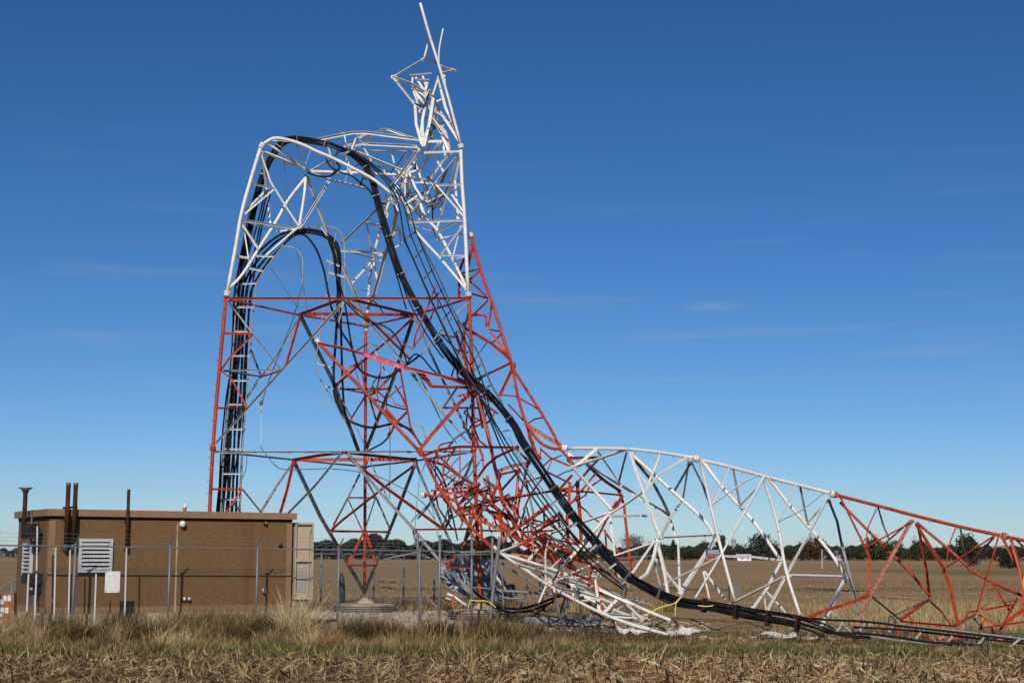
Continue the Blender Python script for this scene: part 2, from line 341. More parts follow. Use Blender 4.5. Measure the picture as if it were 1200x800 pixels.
# ------------------------------------------------------------------ far trees and farm
bark = mat('bark', (0.09, 0.07, 0.055), 0.9)
def leafmat(n, a, b): return mat(n, a, 0.85, noise=[(0.55, b, 0.42, 0.62, ONE)], spec=0.1)
LM = {'dark': leafmat('dark_green_leaves', (0.030, 0.038, 0.024), (0.05, 0.055, 0.03)),
      'green': leafmat('green_leaves', (0.036, 0.046, 0.022), (0.058, 0.064, 0.034)),
      'brown': leafmat('brown_leaves', (0.09, 0.062, 0.036), (0.06, 0.055, 0.03)),
      'orange': leafmat('orange_leaves', (0.115, 0.050, 0.022), (0.05, 0.04, 0.022)),
      'grey': leafmat('sparse_grey_leaves', (0.10, 0.085, 0.06), (0.14, 0.12, 0.08)),
      'far': leafmat('far_leaves', (0.040, 0.045, 0.038), (0.055, 0.056, 0.046))}
def leaf_cloud(mb, c, rx, ry, rz, n, size, clumps):
    """small leaf-sized faces in clumps spread through a crown"""
    cs = []
    for i in range(clumps):
        while True:
            q = Vector((random.uniform(-1, 1), random.uniform(-1, 1), random.uniform(-1, 1)))
            if q.length < 1: break
        cs.append((c + Vector((q.x*rx*0.78, q.y*ry*0.78, q.z*rz*0.82)), random.uniform(0.26, 0.46)))
    for i in range(n):
        cc, rr = cs[i % clumps]
        q = Vector((random.gauss(0, 0.46), random.gauss(0, 0.46), random.gauss(0, 0.46)))
        p = cc + Vector((q.x*rx*rr, q.y*ry*rr, q.z*rz*rr*1.1))
        u = Vector((random.gauss(0, 1), random.gauss(0, 1), random.gauss(0, 1))).normalized()
        w = u.orthogonal().normalized(); u2 = u.cross(w); sz = size * random.uniform(0.5, 1.3)
        mb.add([p - w*sz - u2*sz*0.6, p + w*sz*0.8 - u2*sz*0.4, p + w*sz*0.7 + u2*sz*0.7, p - w*sz*0.6 + u2*sz*0.5], [(0, 1, 2, 3)])
def tree(px, ytop, ybase, wpx, Y, leaf, label, bare=False, cone=False, n=420, grp='trees along the far field edge'):
    x = px_x(px, Y); zb = GZ; zt = at(px, ytop, Y).z; h = zt - zb; w = wpx * mpp(Y) / 2
    t = root('tree', label, 'tree', grp); t.location = (x, Y, zb)
    o = Vector((0, 0, 0)); tr_ = MB(); th = h * (0.75 if not bare else 0.9)
    tr_.tube([o - Vector((0, 0, .3)), o + Vector((w*.05, 0, th*.4)), o + Vector((-w*.05, 0, th))], [h*.03, h*.02, h*.006], 6)
    for i in range(14 if bare else 7):
        z = h * random.uniform(0.28, 0.7); a = random.uniform(0, 6.28); rr = w * random.uniform(0.5, 0.95)
        e = Vector((math.cos(a)*rr, math.sin(a)*rr, z + h*random.uniform(.12, .3)))
        tr_.tube([(0, 0, z), ((e.x)*.5, e.y*.5, z + (e.z-z)*.6), e], [h*.010, h*.006, h*.003], 4)
    tr_.build('trunk', bark, t)
    cr = MB()
    if cone:
        for i in range(9):
            f_ = i / 9; leaf_cloud(cr, Vector((0, 0, h*(.12 + .82*f_))), w*(1.05-f_), w*(1.05-f_), h*.12, n//4, h*.045, 5)
    elif bare: leaf_cloud(cr, Vector((0, 0, h*.62)), w, w, h*.36, n*4, h*.02, 30)
    else: leaf_cloud(cr, Vector((0, 0, h*.52)), w*1.08, w, h*.52, n*4, h*.04, 30)
    cr.build('crown', LM[leaf], t)
    return t
TR = [
 (744, 622, 656, 38, 900, 'grey', 'bare branched tree with thin grey leaves left of the dark evergreens', 'b'),
 (768, 633, 656, 22, 980, 'green', 'low green tree between the bare tree and the dark evergreens', ''),
 (790, 631, 657, 20, 960, 'dark', 'dark pointed evergreen right behind the bent white brace', 'c'),
 (803, 640, 657, 24, 950, 'dark', 'squat dark evergreen in the row left of the red house', ''),
 (818, 641, 657, 24, 945, 'dark', 'dark evergreen next to the red house', ''),
 (828, 633, 656, 16, 990, 'brown', 'brownish tree rising behind the roof of the red house', ''),
 (846, 626, 656, 14, 1050, 'green', 'tall thin tree behind the red house on its right', ''),
 (860, 640, 656, 22, 960, 'dark', 'dark tree in front of the grey silo', ''),
 (875, 638, 656, 22, 970, 'dark', 'dark bushy tree right of the grey silo', ''),
 (893, 626, 656, 30, 930, 'green', 'tall green tree above the long white shed', ''),
 (909, 634, 656, 18, 960, 'dark', 'dark tree on the right flank of the tall green tree', ''),
 (926, 639, 656, 16, 960, 'green', 'small green tree left of the rust coloured tree', ''),
 (955, 629, 657, 27, 900, 'orange', 'rust orange autumn tree standing alone among dark ones', ''),
 (941, 636, 656, 12, 940, 'dark', 'narrow dark tree touching the left of the rust coloured tree', ''),
 (975, 642, 656, 18, 1000, 'far', 'low dark tree right of the thin white field pole', ''),
 (992, 639, 656, 18, 1000, 'far', 'dark tree beside the small grey farm building', ''),
 (1008, 641, 656, 22, 1000, 'dark', 'low dark tree left of the big round green tree', ''),
 (1030, 628, 657, 34, 930, 'green', 'big round green tree behind the first red bay of the fallen tower', ''),
 (1050, 633, 657, 22, 950, 'green', 'mid green tree right of the big round tree', ''),
 (1066, 640, 656, 20, 980, 'brown', 'short brownish tree under the second red joint', ''),
 (1077, 631, 657, 18, 950, 'green', 'upright green tree behind the second red joint', ''),
 (1092, 642, 656, 22, 980, 'dark', 'low dark tree left of the narrow pointed tree', ''),
 (1108, 639, 656, 18, 980, 'dark', 'dark tree behind the curved red brace', ''),
 (1122, 643, 656, 16, 990, 'far', 'lowest dark tree left of the narrow pointed tree', ''),
 (1150, 642, 657, 20, 980, 'far', 'dark tree right of the narrow pointed tree', ''),
 (1166, 640, 656, 20, 980, 'dark', 'dark tree behind the last red joint', ''),
 (1187, 641, 656, 22, 980, 'green', 'green tree at the right edge of the photo behind the bush', ''),
 (1205, 640, 656, 22, 980, 'dark', 'dark tree cut by the right edge of the photo', ''),
]
for (px, yt, yb, wp, Y, lf, lab, k) in TR: tree(px, yt, yb, wp, Y, lf, lab, bare=(k == 'b'), cone=(k == 'c'))
tree(1135, 628, 664, 27, 420, 'green', 'narrow pointed green tree standing nearer in the field', n=900, grp='trees standing in the field')
tree(1183, 641, 668, 26, 330, 'dark', 'round dark bush tree in the field at the far right', n=900, grp='trees standing in the field')
# the far-off wood behind the tower foot and the far hedge on the left read as masses
def wood(name, px0, px1, Y, hf, n, size, leaf):
    mb = MB()
    for i in range(n):
        px = random.uniform(px0, px1); Yi = Y + random.uniform(0, 60); top = hf(px)
        z = GZ + (top * mpp(Y)) * random.random() ** 0.5
        p = Vector((px_x(px, Yi), Yi, z)); u = Vector((random.gauss(0, 1), random.gauss(0, 1), random.gauss(0, 1))).normalized()
        w = u.orthogonal().normalized(); u2 = u.cross(w); sz = size*random.uniform(.5, 1.3)
        mb.add([p - w*sz - u2*sz*.6, p + w*sz*.8 - u2*sz*.4, p + w*sz*.7 + u2*sz*.7, p - w*sz*.6 + u2*sz*.5], [(0, 1, 2, 3)])
    return tag(mb.build(name, LM[leaf]), kind='stuff')
def hA(px): return 21 + 2.5*math.sin(px*.09) + 2.2*math.sin(px*.23 + 1) + 2*math.sin(px*.047+.4) + (3 if 430 < px < 475 else 0)
wood('far_wood', 346, 600, 900, hA, 24000, 0.9, 'far')
wood('far_wood', 596, 735, 1000, lambda p: 12 + 2*math.sin(p*.2) + 1.5*math.sin(p*.53), 5200, 0.9, 'far')
wood('far_wood', 735, 1260, 1080, lambda p: 15.5 + 1.8*math.sin(p*.17) + 1.4*math.sin(p*.43), 26000, 0.9, 'far')
wood('far_hedge', -60, 70, 1300, lambda p: 9 + 2*math.sin(p*.4), 2600, 1.0, 'far')
# farm buildings
hw = mat('house_wall', (0.30, 0.10, 0.085), 0.8); hr = mat('house_roof', (0.30, 0.30, 0.32), 0.7); sw = mat('shed_wall', (0.72, 0.71, 0.68), 0.7)
glass = mat('window_glass', (0.03, 0.035, 0.045), 0.15)
def house(px, Y, wpx, hpx, rpx, wm, rm, label, nwin=3, name='farm_house', cat='house'):
    w = wpx*mpp(Y); h = hpx*mpp(Y); r_ = rpx*mpp(Y); d = 9.0
    t = root(name, label, cat); t.location = (px_x(px, Y), Y, GZ)
    MB().box((-w/2, 0, 0), (w, 0, 0), (0, d, 0), (0, 0, h)).build('wall', wm, t)
    MB().add([(-w/2-.4, -.5, h), (w/2+.4, -.5, h), (w/2+.4, d+.5, h), (-w/2-.4, d+.5, h), (-w/2-.4, d/2, h+r_), (w/2+.4, d/2, h+r_)],
             [(0, 1, 5, 4), (2, 3, 4, 5), (0, 4, 3), (1, 2, 5), (0, 3, 2, 1)]).build('roof', rm, t)
    for i in range(nwin):
        x = -w/2 + w*(i+.7)/(nwin+.4)
        MB().box((x, -.06, h*.35), (w*.07+.5, 0, 0), (0, .05, 0), (0, 0, h*.35)).build('window', glass, t)
    return t
house(836, 880, 15, 7.5, 5, hw, hr, 'red walled farm house with grey roof among the far trees')
house(873, 870, 16, 5.5, 2.2, sw, mat('pale_roof', (0.7, 0.7, 0.7), 0.6), 'long low white shed before the tall green tree', 2, 'farm_shed', 'shed')
house(984, 1020, 7, 7, 4, mat('grey_wall', (.4, .41, .42), .8), hr, 'small grey farm building right of the thin field pole', 2)
t = root('silo', 'pale grey round topped silo behind the dark trees', 'silo'); t.location = (px_x(861, 1000), 1000, GZ)
hz = at(861, 630, 1000).z - GZ
MB().tube([(0, 0, 0), (0, 0, hz*.86)], 1.5, 16).build('body', M['g'], t, True)
MB().tube([(0, 0, hz*.86), (0, 0, hz*.94), (0, 0, hz)], [1.55, 1.1, .15], 16).build('roof', M['g'], t, True)
t = root('field_pole', 'thin white pole standing in the field left of the orange tree', 'pole')
MB().tube([at(963.3, 666, 290), at(963.3, 644, 290)], 0.06, 8).build('shaft', M['w'], t)
MB().tube([at(963.3, 644.4, 290), at(963.3, 643.4, 290)], 0.08, 8).build('cap', M['w'], t)
# ------------------------------------------------------------------ the collapsed lattice tower
TOWER = root('lattice_tower', 'collapsed red and white lattice tower, bent over and crumpled down to the right', 'tower')
VIEW = Vector((0, -1, -0.12)).normalized()     # braces keep their broad side roughly to the road
def l_profile(w, th, side):
    """angle iron: broad flange -w/2..w/2, second flange on its upper edge, towards (+1) or away from (-1) the road"""
    h = w / 2
    if side > 0: return [(-h, 0), (h, 0), (h, w*0.85), (h-th, w*0.85), (h-th, th), (-h, th)]
    return [(-h, 0), (-h, th), (h, th), (h, -w*0.85), (h-th, -w*0.85), (h-th, 0)]
WS = 0.80                                      # drawn widths include the soft edge of the photograph
def member(line, parent=None, name=None, pts=None, ends=(False, False)):
    tk = line.split(); c, kd, wpx = tk[0], tk[1], float(tk[2]); pts = pts or parse_pts(tk[3:])
    Y = sum(p.y for p in pts) / len(pts); w = wpx * WS * (.92 if kd in 'tT' else 1) * mpp(Y)
    if len(pts) > 2 and kd in 'tT': pts = smooth_path(pts, 4)
    mb = MB()
    if kd in 'tT': mb.tube(pts, w/2, 10); nm = 'leg' if kd == 'T' else 'tube_brace'
    elif kd == 'p':
        nm = 'bent_plate'; h = w/2
        nr = (VIEW + Vector((random.uniform(-.3, .3), 0, random.uniform(-.15, .35)))).normalized()
        q = w * 0.16
        mb.profile(pts, [(-h, q), (-h*.6, 0), (h*.6, 0), (h, q), (h*1.0, q+.012), (h*.6, .012), (-h*.6, .012), (-h, q+.012)], nr)
    else:
        n = Vector((random.uniform(-.35, .35), -1, random.uniform(-.05, .25)))
        side = 1 if kd in 'hd' else (-1 if random.random() < 0.45 else 1)
        if kd == 'a': n = Vector((random.uniform(-.55, .55), -1, random.uniform(-.7, .1)))
        if kd == 'd': n = Vector((random.uniform(-.2, .2), -1, -0.55))
        elif kd == 'h': n = Vector((0, -1, 0.0))
        mb.profile(pts, l_profile(w, max(0.008, w*0.1), side), n.normalized())
        nm = 'lattice_bar' if wpx <= 2.6 else ('horizontal_brace' if kd == 'h' else 'angle_brace')
    o = mb.build(name or nm, c, parent or TOWER, smooth=(kd in 'tT'))
    for k, on in enumerate(ends):                # gusset plate with two bolt heads where a brace meets its leg
        if not on: continue
        p, q = (pts[0], pts[1]) if k == 0 else (pts[-1], pts[-2]); t = (q - p).normalized(); s_ = mpp(p.y)
        n = (VIEW - t*VIEW.dot(t)).normalized(); e = t.cross(n); hw = max(w*.62, 1.6*s_); L_ = random.uniform(5, 7.5)*s_; z = n*(w*.12)
        g = MB(); pr = [p - t*1.2*s_ - e*hw*.9, p + t*L_*.7 - e*hw, p + t*L_ - e*hw*.45, p + t*L_ + e*hw*.45, p + t*L_*.7 + e*hw, p - t*1.2*s_ + e*hw*.9]
        v = [x + z for x in pr] + [x + z + n*.012 for x in pr]
        g.add(v, [tuple(range(5, -1, -1)), tuple(range(6, 12))] + [(i, (i+1) % 6, 6 + (i+1) % 6, 6 + i) for i in range(6)])
        for f_ in (.35, .75): b_ = p + t*L_*f_ + z; g.tube([b_, b_ + n*.035], .03, 6)
        g.build('gusset_plate', c, o)
    return o
def unproject(p):
    d = p - CAM; z = d.dot(fwd); return (600 + d.dot(rgt)/z*FPX, 400 - d.dot(upv)/z*FPX)
def snap(lines, first=0, reach=5.5):
    """let each brace end on the nearest neighbouring member, at that member's own depth"""
    P = [parse_pts(l.split()[3:]) for l in lines]; Q = [[(*unproject(p), p.y) for p in ps] for ps in P]
    big = [(i, a, b) for i, q in enumerate(Q) for a, b in zip(q, q[1:])]
    res = []
    for i, l in enumerate(lines):
        if i < first: res.append(None); continue
        pts = [p.copy() for p in P[i]]; ends = [False, False]; kd = l.split()[1]
        if kd != 'T':
            for k in (0, -1):
                x, y, Y = Q[i][k]; best = None
                for j, a, b in big:
                    if j == i: continue
                    dx, dy = b[0]-a[0], b[1]-a[1]; t = max(0, min(1, ((x-a[0])*dx + (y-a[1])*dy)/(dx*dx+dy*dy+1e-9)))
                    cx, cy, cY = a[0]+dx*t, a[1]+dy*t, a[2]+(b[2]-a[2])*t
                    d = math.hypot(cx-x, cy-y) + abs(cY-Y)*.8 - (1.5 if lines[j].split()[1] == 'T' else 0)
                    if math.hypot(cx-x, cy-y) < reach and abs(cY-Y) < 3.5 and (best is None or d < best[0]): best = (d, cx, cy, cY, j)
                if best:
                    pts[k] = at(best[1], best[2], (best[3]*.7 + Y*.3)); ends[k] = float(l.split()[2]) >= 3.2 and kd in 'ahd'
                else:
                    t = (pts[k] - pts[1 if k == 0 else -2]).normalized(); pts[k] = pts[k] + t*1.0*mpp(Y)
        res.append((pts, ends))
    return res
def flange(px, py, Y, dirp, r_px, c, L_px=3.0, parent=None):
    """bolted joint plates of a leg: two thick rings with their bolts"""
    p = at(px, py, Y); a = (dirp - p).normalized(); s_ = mpp(Y); mb = MB()
    r_px *= WS; mb.tube([p - a*L_px*s_/2, p - a*.01], r_px*s_, 14).tube([p + a*.01, p + a*L_px*s_/2], r_px*s_*1.0, 14)
    o = a.orthogonal().normalized(); b = a.cross(o)
    for i in range(8):
        q = p + (o*math.cos(i*.785) + b*math.sin(i*.785)) * r_px*s_*.78
        mb.tube([q - a*L_px*s_*.75, q + a*L_px*s_*.75], .35*s_, 5)
    return mb.build('flange', c, parent or TOWER)
def bolts(line, n, parent, side=0):
    """climbing pegs up a leg"""
    pts = parse_pts(line.split()[3:]); mb = MB(); w = float(line.split()[2])
    seg = [(a, b) for a, b in zip(pts, pts[1:])]; tot = sum((b-a).length for a, b in seg)
    for i in range(n):
        d = tot*(i+.5)/n
        for a, b in seg:
            if d <= (b-a).length: break
            d -= (b-a).length
        t = (b-a).normalized(); p = a + t*min(d, (b-a).length); s_ = mpp(p.y)
        o = t.cross(VIEW).normalized() * (1 if (i % 2 if side == 0 else side > 0) else -1)
        o = (o + Vector((0, -.25, 0))).normalized()
        mb.tube([p, p + o*(w/2+2.3)*s_], .3*s_, 5)
    return tag(mb.build('climbing_pegs', 's', parent), kind='stuff')

LEGS = [  # line, pegs, side
 ('r T 6 57-57.2-57.4 241,716 249.5,525 265,347', 26, -1),
 ('w T 6 57.4-57.7 266.5,341 276,290 283,250 294,210 305,174', 14, -1),
 ('r T 6 57-57.2 563,711 558.5,600 555.5,527', 12, 1),
 ('r T 6 57.2-57.4 555,523 553,430 549.5,349', 12, 1),
 ('w T 6 57.4-57.7 548.5,343 544.5,257 541.5,215 540,176', 12, 1),
 ('r T 5 65.3-64.9-64.5 427,694 428,540 428.5,388', 20, 1),
 ('w T 4.5 64.5-63.5 429,382 431,362 433,330 438,300 446,268 455,240 466,218', 8, 1),
 ('w T 5.5 57.7-59 309,168.5 320,162.4 332.5,163 352,168.6 371,177.5 387.5,184.4 415,198 437,210 455,224 469,232 476,240 480,252', 0, 1),
 ('w T 4.6 57.7-57.4 539.5,168 527,121 515,79 503,41 492.5,4', 5, -1),
 ('r T 5.4 59.8-58 552.5,279 565,322 576,352 590,396 599.5,425', 10, 1),
 ('r T 5 57.9-55.2 601,431 606,460 614,489 623,506 633,518 645,524.5 658,526', 8, 1),
 ('r T 5.4 57-56.4 374,402 400,430 429,460.5 460,495 491,528', 0, 1),
 ('r T 5.2 56.2-53.5 496,533 515,572 531,595 545,610 560,626 577,642', 0, 1),
 ('w T 5 53-47.5-45.4 582,645 612,665 642,685 670,700.5 706,718.5 740,731 788,745', 0, 1),
 ('w T 5.2 54.9-51 665,525 700,525 738,526 775,530 812,536', 10, 1),
 ('w T 5.4 51-47 819,538 855,546.5 895,557.5 972,577', 10, 1),
 ('r T 5.6 46.9-43.3 981,580 1024,591 1075,604.5 1130,618 1173,627', 6, 1),
 ('r T 5.6 43.1-41.8 1181,629 1200,633 1240,643', 2, 1),
]
for ln_, nb, sd in LEGS:
    lg = member(ln_)
    if nb: bolts(ln_, nb, lg, sd)
FL = [(266, 344, 57.4, (268, 330), 4.6, 'w', 5), (265.4, 348, 57.4, (265, 360), 4.6, 'r', 2.4), (249.5, 525, 57.2, (251, 500), 4.6, 'r', 4), (307, 170.5, 57.7, (310, 165), 4.4, 'w', 5),
      (555, 525, 57.2, (554, 500), 4.6, 'r', 5), (549, 345, 57.4, (548, 330), 4.8, 'w', 4), (549.3, 348.5, 57.4, (549, 360), 4.6, 'r', 2), (540, 171.5, 57.7, (536, 155), 4.6, 'w', 4),
      (428.5, 540, 64.9, (428.5, 500), 3.6, 'r', 5), (429, 385, 64.5, (429, 350), 3.4, 'w', 4), (551.5, 275.5, 59.9, (557, 295), 4.2, 'w', 4), (552, 278, 59.9, (558, 295), 4.0, 'r', 2), (601, 428, 58, (603, 445), 4.6, 'r', 5),
      (661.5, 525, 55, (680, 525), 5.2, 'w', 5), (815.5, 537, 51, (835, 541), 5.2, 'w', 5), (976, 578.5, 47, (1000, 585), 5.4, 'w', 5), (979.5, 579.5, 46.9, (1000, 585), 4.8, 'p', 3), (1177, 628, 43.2, (1200, 633), 5.4, 'p', 5),
      (372, 399.5, 57, (377, 405), 3.8, 'w', 4), (495.5, 580, 55.5, (505, 580), 4.2, 'w', 3), (498, 580, 55.5, (505, 580), 4.0, 'r', 2.5), (493, 530, 56.3, (500, 540), 4.4, 'r', 6), (580, 643, 53.2, (590, 650), 4.4, 'w', 5), (706, 718, 47.5, (720, 724), 4.0, 'w', 5)]
for (x, y, Y, d, r_, c, l_) in FL: flange(x, y, Y, at(d[0], d[1], Y), r_, c, l_)

